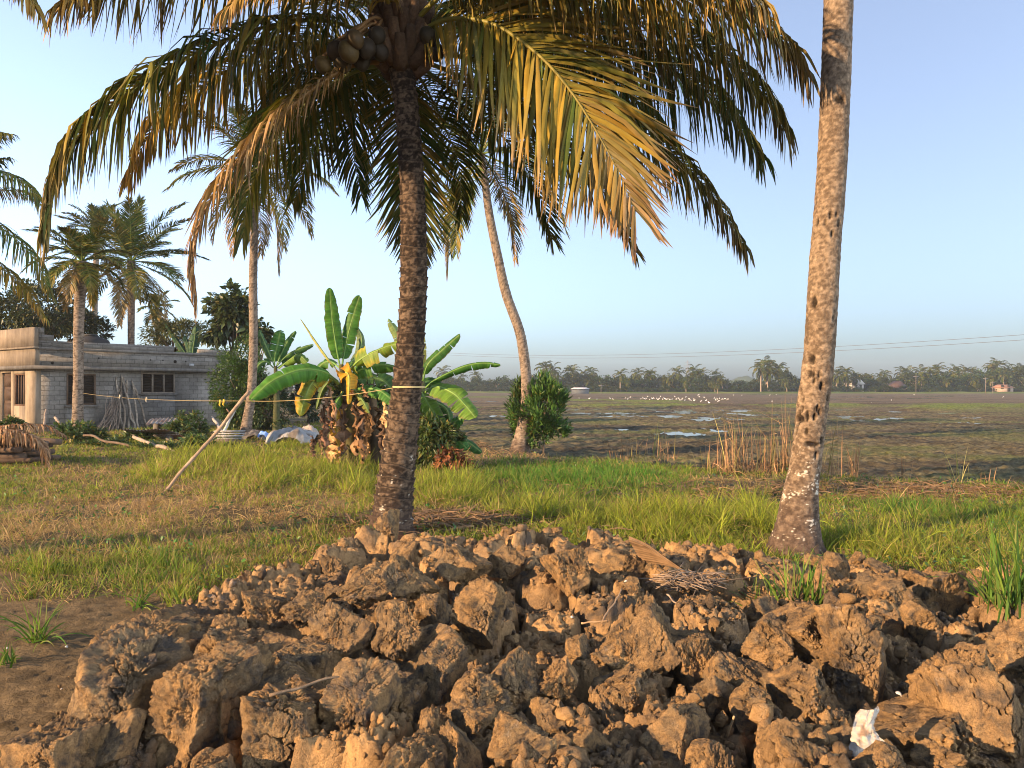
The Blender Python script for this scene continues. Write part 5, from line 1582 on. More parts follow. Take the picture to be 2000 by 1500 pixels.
# wood pile with dead fronds at the left edge
t = thing('wood_pile', 'pile of dark split logs at the left edge of the yard', 'wood pile', grd(10, 15.6))
for k in range(30):
    b = MB()
    row = k // 8
    p = np.array([-11.6 + rc.uniform(-.15, .15), 15.2 + .16 * (k % 8), .07 + .13 * row])
    L_ = rc.uniform(1.6, 2.1)
    a = rc.uniform(-.25, .25)
    stick(b, p, p + np.array([L_ * math.cos(a), L_ * math.sin(a) * .5, rc.uniform(-.03, .05)]), rc.uniform(.05, .085), rc.uniform(.045, .075), k + 90, .02, np.array((0.10, 0.07, 0.052)) * rc.uniform(.6, 1.5), 8, 9)
    b.build('split_log', M_WOOD, t, smooth=True)
for k, (pts, Ys, lab, ln_) in enumerate((
    ([(-120, 850), (-20, 842), (40, 843), (85, 870), (92, 905)], (15.3, 15.0, 14.9, 14.8, 14.8), 'bleached dead frond drooping over the end of the wood pile', .55),
    ([(-60, 842), (30, 830), (90, 832), (125, 850)], (15.8, 15.8, 15.9, 16.0), 'flat dead frond lying on top of the wood pile', .45),
    ([(-90, 868), (-10, 850), (50, 848), (78, 862), (84, 890)], (15.2, 14.9, 14.8, 14.8, 14.8), 'second dead frond hanging down the front of the wood pile', .5))):
    t = thing('dead_frond', lab, 'dead palm frond', px(pts[2][0], pts[2][1], Ys[2]))
    lf, rb = MB(), MB()
    frond_geo(lf, rb, [px(a, c, Y_) for (a, c), Y_ in zip(pts, Ys)], 400 + k, nl=60, Ln=ln_, wid=.017, hang=.75, age=.4, dry=.97, K=5, petiole=.1)
    lf.build('leaflets', M_DRY, t)
    rb.build('midrib', M_RIB, t, smooth=True)

# ------------------------------------------------------------------ dry reeds along the field edge
def blades(b, base, n, h, spread, wid, cols, seed, lean=0.35, K=5, kink=0.0, bend=0.5):
    r_ = np.random.default_rng(seed)
    p = base + np.stack([r_.normal(0, spread, n), r_.normal(0, spread, n), np.zeros(n)], -1)
    az = r_.uniform(0, 2 * np.pi, n)
    L = h * r_.uniform(0.5, 1.1, n)
    l0 = np.abs(r_.normal(0, lean, n))
    o = np.stack([np.cos(az), np.sin(az), 0 * az], -1)
    C = np.zeros((n, K, 3))
    D = np.zeros((n, K, 3))
    cur = p
    kk_ = r_.integers(1, K, n)
    kd = (r_.uniform(size=n) < kink) * r_.uniform(.8, 2.0, n)
    for k in range(K):
        th = l0 + bend * l0 * 2.2 * (k / (K - 1)) ** 1.5 + np.where(k >= kk_, kd, 0)
        d = o * np.sin(th)[:, None] + np.array([0, 0, 1.0]) * np.cos(th)[:, None]
        C[:, k], D[:, k] = cur, d
        cur = cur + d * (L / (K - 1))[:, None]
    Wd = unit(np.cross(D, r_.normal(size=(n, 1, 3)) + 1e-3))
    prof = np.interp(np.linspace(0, 1, K), [0, .3, .7, 1], [.8, 1, .7, .08])
    ci = r_.integers(0, len(cols), n)
    c = np.array(cols)[ci] * np.exp(r_.normal(0, .2, (n, 1)))
    b.strips(C, Wd * (wid * r_.uniform(.6, 1.2, n))[:, None, None] * prof[None, :, None], np.repeat(c[:, None], K, 1))
STRAW = [(0.25, 0.155, 0.085), (0.20, 0.12, 0.07), (0.30, 0.20, 0.115), (0.15, 0.09, 0.055), (0.18, 0.16, 0.06)]
for k, (x_, yb, ht, n, sp, lab) in enumerate((
    (1440, 928, 118, 150, .16, 'tallest dry reed clump left of the bare trunk'), (1405, 922, 70, 70, .16, 'sparse low reeds left of the tallest reed clump'), (1500, 925, 95, 110, .15, 'dry reeds between the tallest clump and the bare trunk'),
    (1535, 925, 150, 90, .10, 'tall thin reeds just behind the bare trunk'), (1560, 915, 130, 60, .12, 'reeds half hidden by the bare trunk'), (1300, 898, 60, 34, .12, 'thin bent dry stalks out at the puddle edge'), (1285, 895, 85, 10, .10, 'few tall greenish stalks standing in the wet mud'),
    (1240, 900, 50, 60, .22, 'low straw-coloured stubble clump at the field edge'), (1215, 900, 35, 40, .15, 'smallest straw tuft at the field edge near the shrub'), (1668, 935, 75, 70, .045, 'short dry reed tuft right of the bare trunk'), (1632, 935, 130, 28, .16, 'bent dry stalks leaning out right of the bare trunk'),
    (1765, 935, 42, 10, .05, 'two or three short dry stalks on the field edge'), (1872, 945, 75, 14, .06, 'single yellowish weed stalk on the field edge at the right'), (1930, 958, 45, 12, .08, 'leaning straw stalks on the field edge far right'))):
    p = gp(x_, yb, -.05)
    t = thing('dry_reeds', lab, 'reeds', p)
    b = MB()
    blades(b, p, max(8, int(n * .45)), ht * p[1] / FOC, sp, .0065, STRAW if k not in (6, 12) else [(0.20, 0.22, 0.06), (0.3, 0.26, 0.1)], 500 + k, .16, 6, .22, .5)
    b.build('stalks', M_DRY, t)
    if k < 6:
        b = MB()
        blades(b, p, int(n * .8), ht * .4 * p[1] / FOC, sp * 1.5, .009, STRAW, 530 + k, .6, 5, .5, .9)
        b.build('dead_leaves', M_DRY, t)

# ------------------------------------------------------------------ grass (uncountable)
gr_ = np.random.default_rng(77)
LONG = [(560, 925, 240, 26, 1.0), (400, 908, 90, 26, 1.0), (1060, 1012, 150, 34, 1.0), (900, 955, 140, 34, .9), (1290, 1020, 220, 40, .75), (1480, 1020, 60, 40, .8), (1730, 1075, 190, 42, .85), (1930, 1080, 120, 60, .7), (320, 1185, 160, 26, .9), (460, 880, 240, 14, .7), (520, 960, 120, 25, .5), (720, 945, 60, 25, .8), (1650, 1130, 140, 30, .9), (60, 1128, 90, 20, .7), (1990, 1020, 60, 40, .6)]
EMER = [(1140, 932, 200, 26, 1.3), (1790, 995, 150, 22, .8), (1900, 1010, 120, 30, .5), (300, 1110, 90, 40, .4), (1010, 905, 60, 20, .7), (1960, 950, 70, 16, .7), (690, 1085, 70, 14, .6), (1700, 925, 30, 12, 1.0)]
DRYB = [(180, 1010, 260, 70, 1.0), (520, 1000, 240, 42, .8), (860, 1005, 80, 22, 1.0), (1030, 888, 130, 16, 1.0), (1760, 960, 170, 18, 1.0), (1450, 945, 150, 16, .8), (300, 930, 330, 18, .5), (640, 1050, 90, 20, .5), (1420, 985, 90, 18, .4), (1900, 970, 80, 12, .7), (1300, 1000, 90, 16, .45)]
def blobs(B, X, Y):
    out = np.zeros(len(X))
    for (a, c, rx, ry, w) in B:
        p, e1, e2 = gp(a, c), gp(a + rx, c), gp(a, c - ry)
        ex, ey = e1[0] - p[0], max(0.25, e2[1] - p[1])
        out = np.maximum(out, w * np.exp(-((X - p[0]) / ex) ** 2 - ((Y - p[1]) / ey) ** 2))
    return out
def grass(N, name, seed, ymin, ymax, K, wmul):
    r_ = np.random.default_rng(seed)
    nt = N // 13
    Yt = np.exp(r_.uniform(np.log(ymin), np.log(ymax), nt))
    Xt = r_.uniform(-0.86, 0.78, nt) * (Yt + 0.5)
    ti = r_.integers(0, nt, N)
    trad = (0.018 + .035 * r_.uniform(size=nt) ** 2) * (1 + .05 * Yt)
    ox, oy = r_.normal(0, 1, N) * trad[ti], r_.normal(0, 1, N) * trad[ti]
    X, Y = Xt[ti] + ox, Yt[ti] + oy
    thue, tlen = r_.normal(0, 1, nt)[ti], np.exp(r_.normal(0, .28, nt))[ti]
    tdry = r_.uniform(size=nt)[ti]
    loose = r_.uniform(size=N) < .25
    X, Y = np.where(loose, X + r_.normal(0, .12, N), X), np.where(loose, Y + r_.normal(0, .12, N), Y)
    n0 = fbm(xy0(X, Y, 0.55, 1.5), 3)
    n1 = fbm(xy0(X, Y, 2.6, 3.5), 3)
    n2 = fbm(xy0(X, Y, 7.0, 6.5), 2)
    em = np.clip(blobs(EMER, X, Y) + 0.2 * n1 - .05, 0, 1)
    lg = np.clip(blobs(LONG, X, Y) + 0.32 * n0 + 0.32 * n1 - .10 - .7 * em, 0, 1)
    dr = np.clip(blobs(DRYB, X, Y) + 0.30 * n1 - .2 * n0, 0, 1)
    hd = heap_d(X, Y)
    keep = (Y < edge_y(X) + .25 * n1) & (hd < -0.03 - .12 * np.abs(n2)) & (r_.uniform(size=N) < 1 - 1.02 * dirt(X, Y))
    keep &= (np.hypot(X - PALM_A[0], Y - PALM_A[1]) > .33 + .25 * r_.uniform(size=N)) & (np.hypot(X - PALM_B[0], Y - PALM_B[1]) > .24)
    thin = 0.34 + 0.50 * sstep(-.25, .3, n1 + .6 * n2) + .5 * lg + .3 * em - .24 * dr
    keep &= r_.uniform(size=N) < thin
    u_ = (X - HC[0]) * .583 + (Y - HC[1]) * .813
    v_ = (X - HC[0]) * -.813 + (Y - HC[1]) * .583
    keep &= ~((u_ > -.05) & (v_ > -.05))
    X, Y, lg, em, dr, n1, n2, n0, ox, oy, thue, tlen, tdry, trad = (q[keep] for q in (X, Y, lg, em, dr, n1, n2, n0, ox, oy, thue, tlen, tdry, trad[ti]))
    n = len(X)
    rnd = .65 * tdry + .35 * r_.uniform(size=n)
    isdry = rnd < np.clip(0.40 + .60 * dr - .34 * lg - .40 * em, .05, .93)
    L = (0.055 + 0.07 * r_.uniform(size=n) + 0.27 * sstep(.35, .95, lg) * r_.uniform(.4, 1.1, n) + .05 * em) * np.where(isdry, 1.0 + .25 * dr, 1.0)
    L *= (1 + .35 * n2) * tlen
    L *= 0.55 + 0.45 * sstep(0.0, 0.5, -heap_d(X, Y))
    az = np.arctan2(oy, ox) + r_.normal(0, .8, n)
    l0 = .12 * np.hypot(ox, oy) / trad + np.abs(r_.normal(0, np.where(isdry, .62, .34), n)) + .06
    l0 = np.where(isdry & (r_.uniform(size=n) < .35 + .3 * dr), l0 + .6, l0)
    o = np.stack([np.cos(az), np.sin(az), 0 * az], -1)
    cur = np.stack([X, Y, ground_z(X, Y) - .012], -1)
    C = np.zeros((n, K, 3))
    D = np.zeros((n, K, 3))
    for k in range(K):
        th = np.minimum(l0 * (1 + 1.5 * (k / (K - 1)) ** 1.4), 1.75)
        d = o * np.sin(th)[:, None] + np.array([0, 0, 1.0]) * np.cos(th)[:, None]
        C[:, k], D[:, k] = cur, d
        cur = cur + d * (L / (K - 1))[:, None]
    Wd = unit(np.cross(D, r_.normal(size=(n, 1, 3)) * .6 + np.array([0, 1.0, 0]) + 1e-3))
    prof = np.interp(np.linspace(0, 1, K), [0, .35, .75, 1], [.75, 1, .65, .05])
    wd = wmul * (0.0016 + .00028 * Y) * r_.uniform(.7, 1.25, n) * np.where(isdry, .8, 1)
    g1, g2, g3 = np.array([0.075, 0.125, 0.020]), np.array([0.26, 0.31, 0.030]), np.array([0.055, 0.165, 0.02])
    c = lerp(g1, g2, np.clip(.25 + .45 * lg + .3 * n1 + .22 * thue + r_.normal(0, .12, n), 0, 1)[:, None])
    c = lerp(c, g3, np.clip(em * 1.2 - .1, 0, .9)[:, None])
    c = lerp(c, np.array([0.20, 0.17, 0.05]), (r_.uniform(size=n) < .22)[:, None] * .7)
    sc = lerp(np.array([0.36, 0.26, 0.13]), np.array([0.22, 0.145, 0.075]), r_.uniform(size=n)[:, None])
    c = np.where(isdry[:, None], sc, c) * np.exp(r_.normal(0, .18, n))[:, None]
    cc = np.repeat(c[:, None], K, 1)
    cc[:, -1] = lerp(cc[:, -1], np.array([0.30, 0.23, 0.09]), .35)
    b = MB()
    b.strips(C, Wd * wd[:, None, None] * prof[None, :, None], cc)
    return tag(b.build(name, M_GRASS), kind='stuff')
grass(560000, 'grass', 1, 4.6, 34.0, 4, 1.0)

r_ = np.random.default_rng(41)
n = 15000
Yw = np.exp(r_.uniform(np.log(5.0), np.log(22), n)); Xw = r_.uniform(-.76, .74, n) * (Yw + .5)
sel = (fbm(xy0(Xw, Yw, .9, 12.0), 3) > .18) & (heap_d(Xw, Yw) < -.08) & (dirt(Xw, Yw) < .3) & (Yw < edge_y(Xw) - .4)
sel |= (np.hypot(Xw - gp(690, 1085)[0], (Yw - gp(690, 1085)[1]) * 1.4) < .45) & (heap_d(Xw, Yw) < 0)
sel |= (np.hypot(Xw - gp(1720, 1110)[0], (Yw - gp(1720, 1110)[1]) * 1.6) < .7) & (heap_d(Xw, Yw) < -.03)
Xw, Yw = Xw[sel], Yw[sel]
m = MB()
leaf_cloud(m, np.stack([Xw, Yw, ground_z(Xw, Yw) + r_.uniform(.01, .10, len(Xw))], -1), np.stack([r_.normal(0, 1, len(Xw)), r_.normal(0, 1, len(Xw)), r_.uniform(.1, .9, len(Xw))], -1), .035 + .0025 * Yw, green(len(Xw), r_.integers(0, 400, len(Xw)), 5, (0.05, 0.12, 0.022), .5, .08), 6, .5, .2)
tag(m.build('ground_weeds', M_LEAF), kind='stuff')
# straw litter lying round the leaning palm and on dry patches
b = MB()
n = 6000
Xs = np.concatenate([gr_.normal(PALM_C[0] + .4, 1.2, n // 3), gr_.normal(gp(1760, 965)[0], 2.2, n // 3), gr_.normal(PALM_A[0] + .8, .7, n - 2 * (n // 3))])
Ys_ = np.concatenate([gr_.normal(PALM_C[1] - .5, .8, n // 3), gr_.normal(gp(1760, 965)[1], .5, n // 3), gr_.normal(PALM_A[1] + .9, .35, n - 2 * (n // 3))])
az = gr_.uniform(0, 6.28, n)
L = gr_.uniform(.1, .4, n)
o_ = np.stack([np.cos(az), np.sin(az), gr_.normal(0, .18, n)], -1) * L[:, None]
p0 = np.stack([Xs, Ys_, ground_z(Xs, Ys_) + gr_.uniform(.0, .09, n)], -1)
C = np.stack([p0, p0 + .5 * o_ + np.array([0, 0, .02]), p0 + o_], 1)
Wd = np.stack([-np.sin(az), np.cos(az), gr_.normal(0, .6, n)], -1)[:, None] * np.array([.004, .005, .002])[None, :, None] * 1.2
cs = lerp(np.array([0.23, 0.15, 0.085]), np.array([0.13, 0.085, 0.055]), gr_.uniform(size=(n, 1)))
b.strips(C, Wd * np.ones((n, 1, 1)), np.repeat(cs[:, None], 3, 1))
tag(b.build('straw_litter', M_DRY), kind='stuff')
# root fibres and bark crumbs round the fruiting palm
# tufts one can tell apart
TUFTS = (
    (1560, 1205, 95, 90, .05, .30, 1.0, 'green grass tuft growing on the dug heap', .10), (1985, 1205, 150, 130, .07, .33, 1.0, 'tall lush grass clump at the right edge of the heap', .22), (1475, 1200, 60, 26, .03, .5, .9, 'thin-bladed grass sprig left of the heap tuft', .06),
    (1935, 1190, 90, 40, .04, .45, 1.0, 'smaller grass sprig beside the tall lush clump', .16), (80, 1250, 75, 46, .03, 1.0, .8, 'sprawling weed lying on the bare earth path', .0), (270, 1180, 40, 30, .03, .9, .8, 'spidery seed-head grass at the edge of the bare path', .0),
    (12, 1295, 35, 30, .03, .8, .8, 'small green sprig at the left edge of the bare path', .0), (20, 1480, 30, 24, .03, .8, .8, 'small weed in the bottom left corner', .0), (150, 1440, 26, 26, .03, .8, .7, 'tiny weed beside the low crumbled block', .0),
    (372, 1210, 60, 24, .03, .5, 1.0, 'broad-bladed grass at the back corner of the heap', .0), (720, 1075, 45, 60, .05, .4, 1.0, 'bright green weeds at the foot of the fruiting palm', .02))
for k, (x_, y_, ht, n, sp, ln_, wm, lab, zc) in enumerate(TUFTS):
    p = gp(x_, y_, zc)
    t = thing('grass_tuft', lab, 'grass tuft', p)
    b = MB()
    blades(b, p - np.array([0, 0, .03]), n, 1.45 * ht * p[1] / FOC, sp, .0075 * wm * (p[1] / 5) ** .5, [(0.075, 0.16, 0.022), (0.055, 0.13, 0.025), (0.12, 0.19, 0.03), (0.16, 0.19, 0.05)], 600 + k, ln_, 7, .03, .75)
    b.build('blades', M_GRASS, t)

# ------------------------------------------------------------------ litter on the heap
pS = gp(1262, 1088, .33)
t = thing('palm_sheath', 'curled dry palm leaf base lying on the back of the heap', 'dry palm sheath', pS)
b = MB()
for k in range(9):
    u = k / 8.0
    P = curve([px(1228 + 3 * k, 1052 + 5 * k, pS[1] + .03 * k), px(1262 + 6 * k, 1066 + 4.5 * k, pS[1] - .02), px(1300 + 5 * k, 1092 + 3.2 * k, pS[1] - .06), px(1345 + 1 * k, 1122 + 1.5 * k, pS[1] - .12)], 18)
    wv = np.linspace(.024, .008, 18)
    up_ = np.array([0.15 * (u - .5), -.3, 1.0])
    c_k = np.array((0.20, 0.13, 0.075)) * rc.uniform(.6, 1.2)
    Wd = np.tile(unit(up_), (18, 1)) * wv[:, None]
    b.strips(P[None], Wd[None], np.tile(c_k, (1, 18, 1)))
    b.tube(P, wv * .45, 5, c_k * .8)
b.build('sheath', M_DRY, t, smooth=True)
pN = gp(1345, 1140, .28)
t = thing('twig_nest', 'tangled nest of thin grey twigs on the heap below the palm sheath', 'twigs', pN)
b = MB()
for k in range(130):
    a = rc.uniform(0, 6.28)
    r_ = rc.uniform(.02, .20)
    c0 = pN + np.array([rc.gauss(0, .09), rc.gauss(0, .07), rc.uniform(-.02, .055)])
    d_ = np.array([math.cos(a), math.sin(a) * .6, rc.gauss(0, .14)]) * rc.uniform(.06, .2)
    b.tube(curve([c0 - d_, c0 + np.array([0, 0, rc.uniform(0, .03)]), c0 + d_ * .8], 5), .0032, 4, np.array((0.20, 0.15, 0.11)) * rc.uniform(.6, 1.5))
b.build('twigs', M_WOOD, t)
for k, (x0, y0, x1, y1, z0, z1, r_, lab, cl) in enumerate((
    (525, 1358, 700, 1312, .42, .44, .0065, 'bent dry stalk lying across the standing clay blocks', (0.18, 0.13, 0.085)), (1330, 1455, 1352, 1390, .18, .36, .006, 'thin twig standing up at the front of the heap', (0.27, 0.2, 0.13)), (1415, 1450, 1432, 1398, .2, .34, .006, 'pale straw stalk stuck upright between front clods', (0.42, 0.3, 0.16)),
    (1135, 1217, 1188, 1212, .42, .43, .005, 'pale stalk lying flat above the wide flat-faced clod', (0.4, 0.27, 0.15)), (1175, 1215, 1215, 1150, .4, .46, .005, 'thin dry twig leaning on the back of the flat-faced clod', (0.3, 0.2, 0.12)), (1302, 1160, 1332, 1190, .3, .3, .006, 'grey twig below the twig nest', (0.26, 0.2, 0.15)),
    (890, 1062, 920, 1090, .4, .42, .007, 'short twig on the crest of the heap', (0.25, 0.18, 0.12)), (1305, 1500, 1303, 1425, .14, .3, .005, 'dark upright twig at the bottom of the picture', (0.2, 0.15, 0.1)), (215, 1328, 250, 1290, .05, .12, .014, 'broken reddish stick at the left foot of the heap', (0.36, 0.2, 0.1)))):
    t = thing('dry_stalk', lab, 'stalk', gp(x0, y0, z0))
    b = MB()
    stick(b, gp(x0, y0, z0), gp(x1, y1, z1), r_, r_ * .7, k + 140, .03, cl, 6, 12)
    b.build('stalk', M_WOOD, t, smooth=True)
# torn white sack
pW = gp(1705, 1460, .22) * np.array([1, 1, 1])
pW = px(1705, 1460, pW[1] - .30)
t = thing('torn_sack', 'torn dirty white sack strip caught between two big clods', 'sack', pW)
K1, K2 = 40, 14
s = np.linspace(0, 1, K1)
cl_ = curve([px(1702, 1386, pW[1] + .02), px(1690, 1425, pW[1] - .03), px(1696, 1455, pW[1] - .06), px(1712, 1500, pW[1] - .09)], K1)
wl_ = np.interp(s, [0, .1, .35, .55, .7, 1], [.034, .046, .042, .05, .07, .085])
u = np.linspace(-1, 1, K2)
q = np.stack(np.meshgrid(u, s), -1).reshape(-1, 2)
fl = (0.016 * fbm(np.stack([q[:, 0] * 2.2, q[:, 1] * 5, q[:, 0] * 0], -1), 3)).reshape(K1, K2)
P = cl_[:, None] + (u[None] * wl_[:, None] * (1 + .12 * fbm(np.stack([s * 9, s * 0, s * 0], -1), 3))[:, None])[..., None] * np.array([.97, .2, .08]) + fl[..., None] * np.array([-.3, -.9, .3]) + (.02 * u ** 2)[None, :, None] * np.array([0, .9, 0])
cW = lerp(np.array([0.46, 0.41, 0.34]), np.array([0.30, 0.19, 0.11]), sstep(.05, .45, fbm(np.stack([q[:, 0] * 1.5, q[:, 1] * 4, q[:, 0] * 0 + 3], -1), 4))[:, None])
b = MB()
b.add(P.reshape(-1, 3), grid_faces(K1, K2), None, cW)
P2 = P + np.array([0, .004, 0])
b.add(P2.reshape(-1, 3), grid_faces(K1, K2)[:, ::-1], None, cW)
b.build('strip', M_PLASTIC, t, smooth=True)
b = MB()
pf = px(1672, 1472, pW[1] - .03)
v = np.array([[-.045, 0, -.01], [0, -.02, .03], [.04, -.01, .035], [.06, -.03, -.01], [.02, -.05, -.05], [-.02, -.04, -.03]]) + pf
b.add(v, [[0, 1, 2, 3], [0, 3, 4, 5]], None, (0.66, 0.66, 0.68))
b.build('flap', M_PLASTIC, t)
# shells, scraps
for k, (x_, y_, zc, r_, lab, cl) in enumerate((
    (1222, 1136, .40, .012, 'tiny white shell on the heap left of the twig nest', (.7, .68, .62)), (1872, 1186, .14, .022, 'folded white scrap on the low right part of the heap', (.72, .7, .66)), (1755, 1358, .34, .018, 'round white shell right of the tall upright slab', (.7, .68, .63)), (1117, 1206, .42, .010, 'white shell chip in the middle of the heap', (.7, .66, .6)),
    (1249, 1467, .22, .014, 'white shell at the front right of the cracked block', (.72, .7, .68)), (86, 1441, .02, .014, 'white shell on the bare path near the heap', (.74, .73, .7)), (131, 1264, .02, .012, 'pale shell by the sprawling weed', (.6, .6, .56)), (15, 1267, .02, .012, 'pale chip left of the sprawling weed', (.6, .58, .54)), (121, 1346, .02, .008, 'tiny pale chip in the middle of the bare path', (.6, .55, .5)), (1717, 1188, .14, .012, 'pale flake on the low right bank', (.55, .53, .5)))):
    p = gp(x_, y_, zc)
    t = thing('shell', lab, 'shell', p)
    v, f = ico(3)
    a = rc.uniform(-.6, .6)
    r_ *= .8
    cl = tuple(q * .72 for q in cl)
    vv = v * np.array([r_, r_ * .8, r_ * .35])
    vv[:, 2] += .25 * r_ * np.cos(v[:, 0] * 2.5)
    b = MB()
    b.add(vv @ np.array(Matrix.Rotation(a, 3, 'Y') @ Matrix.Rotation(rc.uniform(.2, .8), 3, 'X')).T + p + np.array([0, 0, r_ * .5]), None, f, np.array(cl) * (1 + .1 * fbm(v * 3 + k, 2))[:, None])
    b.build('shell_half', M_PAINT, t, smooth=True)
p = gp(464, 1169, .06)
t = thing('sweet_wrapper', 'shiny green crumpled wrapper at the back edge of the heap', 'wrapper', p)
b = MB()
r_ = np.random.default_rng(9)
U_, V_ = np.meshgrid(np.linspace(-1, 1, 9), np.linspace(-1, 1, 5))
P = np.stack([U_ * .045, V_ * .02, .02 * r_.normal(size=U_.shape) + .02], -1).reshape(-1, 3) + p
b.add(P, grid_faces(5, 9), None, (0.01, 0.22, 0.10))
b.build('foil', M_PLASTIC, t)
#PART5

# ------------------------------------------------------------------ the far side of the field
FB = FIELD_Z
def far_palm_proto(seed, lean, nf, droop):
    r_ = np.random.default_rng(seed)
    t = thing('far_palm', 'x', 'palm tree', (0, 0, 0))
    b = MB()
    P = curve([(0, 0, -.3), (lean * .25, 0, 2.0), (lean * .7, 0, 4.4), (lean, 0, 6.2)], 14)
    b.tube(P, np.linspace(.22, .13, 14), 7, (0.22, 0.17, 0.13))
    b.build('trunk', M_WOOD, t, smooth=True)
    b = MB()
    hub = P[-1]
    for k in range(nf):
        u = k / (nf - 1.0)
        az, e_ = k * 2.4 + r_.uniform(-.3, .3), lerp(78, -50 - droop, u) + r_.uniform(-10, 10)
        pts = [hub]
        L_ = r_.uniform(2.7, 3.6)
        for j in range(5):
            pts.append(pts[-1] + L_ / 5 * np.array([math.cos(az) * math.cos(R(e_)), math.sin(az) * math.cos(R(e_)), math.sin(R(e_))]))
            e_ = max(-88, e_ - 9 - 7 * j)
        frond_geo(b, MB(), pts, seed * 50 + k, nl=21, Ln=1.0, wid=.10, hang=.5 + .25 * u, age=max(0, .12 * u + r_.uniform(-.1, .05)), dry=.25 * (u > .95), K=3, vee=False, tipb=.3, up=.1)
    b.build('crown', M_FAR, t)
    return t
fp = [far_palm_proto(700 + k, (0.3, -0.8, 1.1, 0.0, -0.4)[k], (17, 20, 22, 18, 24)[k], (0, 15, 25, 10, 30)[k]) for k in range(5)]
rf = random.Random(21)
used_p = [False] * 5
def far_palm(x_, top_y, Y_, lab, group, k=None):
    k = rf.randrange(5) if k is None else k
    H = CAMZ + (HOR - top_y) / FOC * Y_ - FB          # to the top of the crown
    sc = max(.35, H / 8.3)
    p = px(x_, HOR, Y_); p[2] = FB
    cs = (max(sc, .8) if sc < .8 else sc)
    if not used_p[k]:
        o = fp[k]; used_p[k] = True
        o.location, o.rotation_euler, o.scale = tuple(p), (0, 0, rf.uniform(0, 6.3)), (sc, sc, sc)
    else:
        o = dup(fp[k], p, rf.uniform(0, 6.3), sc)
    o['label'] = lab
    o['group'] = group
    return o
CROWD, GP = 'crowded coconut palm within the hazy treeline across the field', 'coconut palms of the far treeline'
TALL = [(1486, 705, 225, 'taller of the lone pair of palms standing clear of the far trees'), (1497, 700, 232, 'thinner palm of the lone pair standing clear of the far trees'), (1526, 706, 228, 'palm above the leafy tree just left of the bare trunk'),
        (1357, 714, 240, 'bushy pale palm right below the lattice pylon'), (1324, 718, 245, 'palm just left of the lattice pylon'), (1276, 722, 240, None), (1243, 720, 240, 'leftmost tall palm of the middle palm group'), (1265, 724, 250, None), (1211, 722, 225, 'palm standing apart between the white shed and the middle group'),
        (1157, 718, 260, 'palm with a bare stem above the white shed'), (1111, 716, 255, None), (1123, 716, 262, None), (1140, 722, 262, None), (1080, 710, 250, 'palm tip showing over the right edge of the glossy shrub'), (1055, 706, 250, 'palm tip showing over the middle of the glossy shrub'), (928, 726, 300, 'lonely palm left of the leaning trunk'), (902, 730, 300, None), (883, 736, 300, None), (864, 716, 300, 'palm half hidden by the right banana leaf'),
        (1305, 732, 235, None), (1375, 722, 240, None), (1400, 724, 245, None), (1412, 734, 235, None), (1390, 742, 225, None), (1340, 738, 220, None), (1295, 735, 240, None), (1228, 742, 230, None), (1395, 755, 215, 'short young palm at the edge of the field below the middle group'), (1340, 752, 212, None),
        (1537, 722, 225, None), (1632, 722, 225, 'short palm with hanging brown fronds right of the bare trunk'), (1654, 716, 225, 'palm with a forked-looking trunk right of the bare trunk'), (1668, 728, 228, None), (1732, 724, 260, None), (1745, 742, 240, 'small palm beside the brown hut'), (1720, 728, 265, None), (1764, 718, 260, None), (1778, 718, 262, None), (1798, 716, 240, None), (1818, 722, 245, None), (1833, 712, 250, None), (1842, 728, 250, None), (1862, 715, 250, None), (1868, 724, 240, None), (1884, 716, 262, None), (1902, 720, 262, None),
        (1945, 703, 250, 'highest palm of the right-hand trees'), (1938, 712, 255, None), (1972, 714, 255, None), (1992, 712, 250, None), (1960, 722, 240, None), (2010, 716, 245, None), (1700, 732, 270, None), (1690, 730, 268, None), (905, 742, 290, None), (945, 744, 290, None), (958, 742, 285, None), (1185, 738, 255, None), (1420, 742, 250, None), (1800, 738, 225, None), (1850, 738, 226, None), (1905, 738, 228, None), (1935, 734, 230, None), (1150, 742, 240, None), (1128, 740, 245, None), (1100, 735, 250, None)]
for k, (x_, ty, Y_, lab) in enumerate(TALL):
    far_palm(x_, ty - 2, Y_, lab or CROWD, GP, k % 5 if k < 5 else None)
    if k % 2: far_palm(x_ + rf.uniform(-9, 9), ty + rf.uniform(9, 20), Y_ + rf.uniform(-12, 10), CROWD, GP)
def far_tree_proto(seed, rad, n, size, col, ncl=26):
    t = thing('far_tree', 'x', 'tree', (0, 0, 0))
    b = MB()
    b.tube(curve([(0, 0, -.3), (.1, 0, 1.5), (0, 0, 3.2)], 6), np.linspace(.25, .16, 6), 7, (0.15, 0.12, 0.1))
    for k in range(4):
        a = k * 1.6
        b.tube(curve([(0, 0, 1.8), (math.cos(a) * .8, math.sin(a) * .8, 3.2), (math.cos(a) * 1.6, math.sin(a) * 1.6, 4.2)], 5), np.linspace(.12, .05, 5), 5, (0.15, 0.12, 0.1))
    b.build('trunk', M_WOOD, t, smooth=True)
    m = MB()
    p, d, kk_ = clump_pts(n, (0, 0, rad[2] * .98), rad, ncl, seed, .36, .5)
    p[:, 2] = np.maximum(p[:, 2], .05)
    leaf_cloud(m, p, d, size, green(n, kk_, seed, col, .5, .03), seed, .6, .4)
    m.build('crown', M_FAR, t)
    return t
ftp = [far_tree_proto(800, (3.2, 3.0, 3.4), 1500, .62, (0.030, 0.055, 0.016)), far_tree_proto(801, (4.0, 3.4, 3.0), 1700, .60, (0.024, 0.046, 0.016)), far_tree_proto(802, (2.6, 2.6, 3.8), 1400, .62, (0.036, 0.062, 0.018)), far_tree_proto(803, (4.4, 3.6, 3.5), 1700, .70, (0.042, 0.058, 0.020))]
used_t = [False] * 4
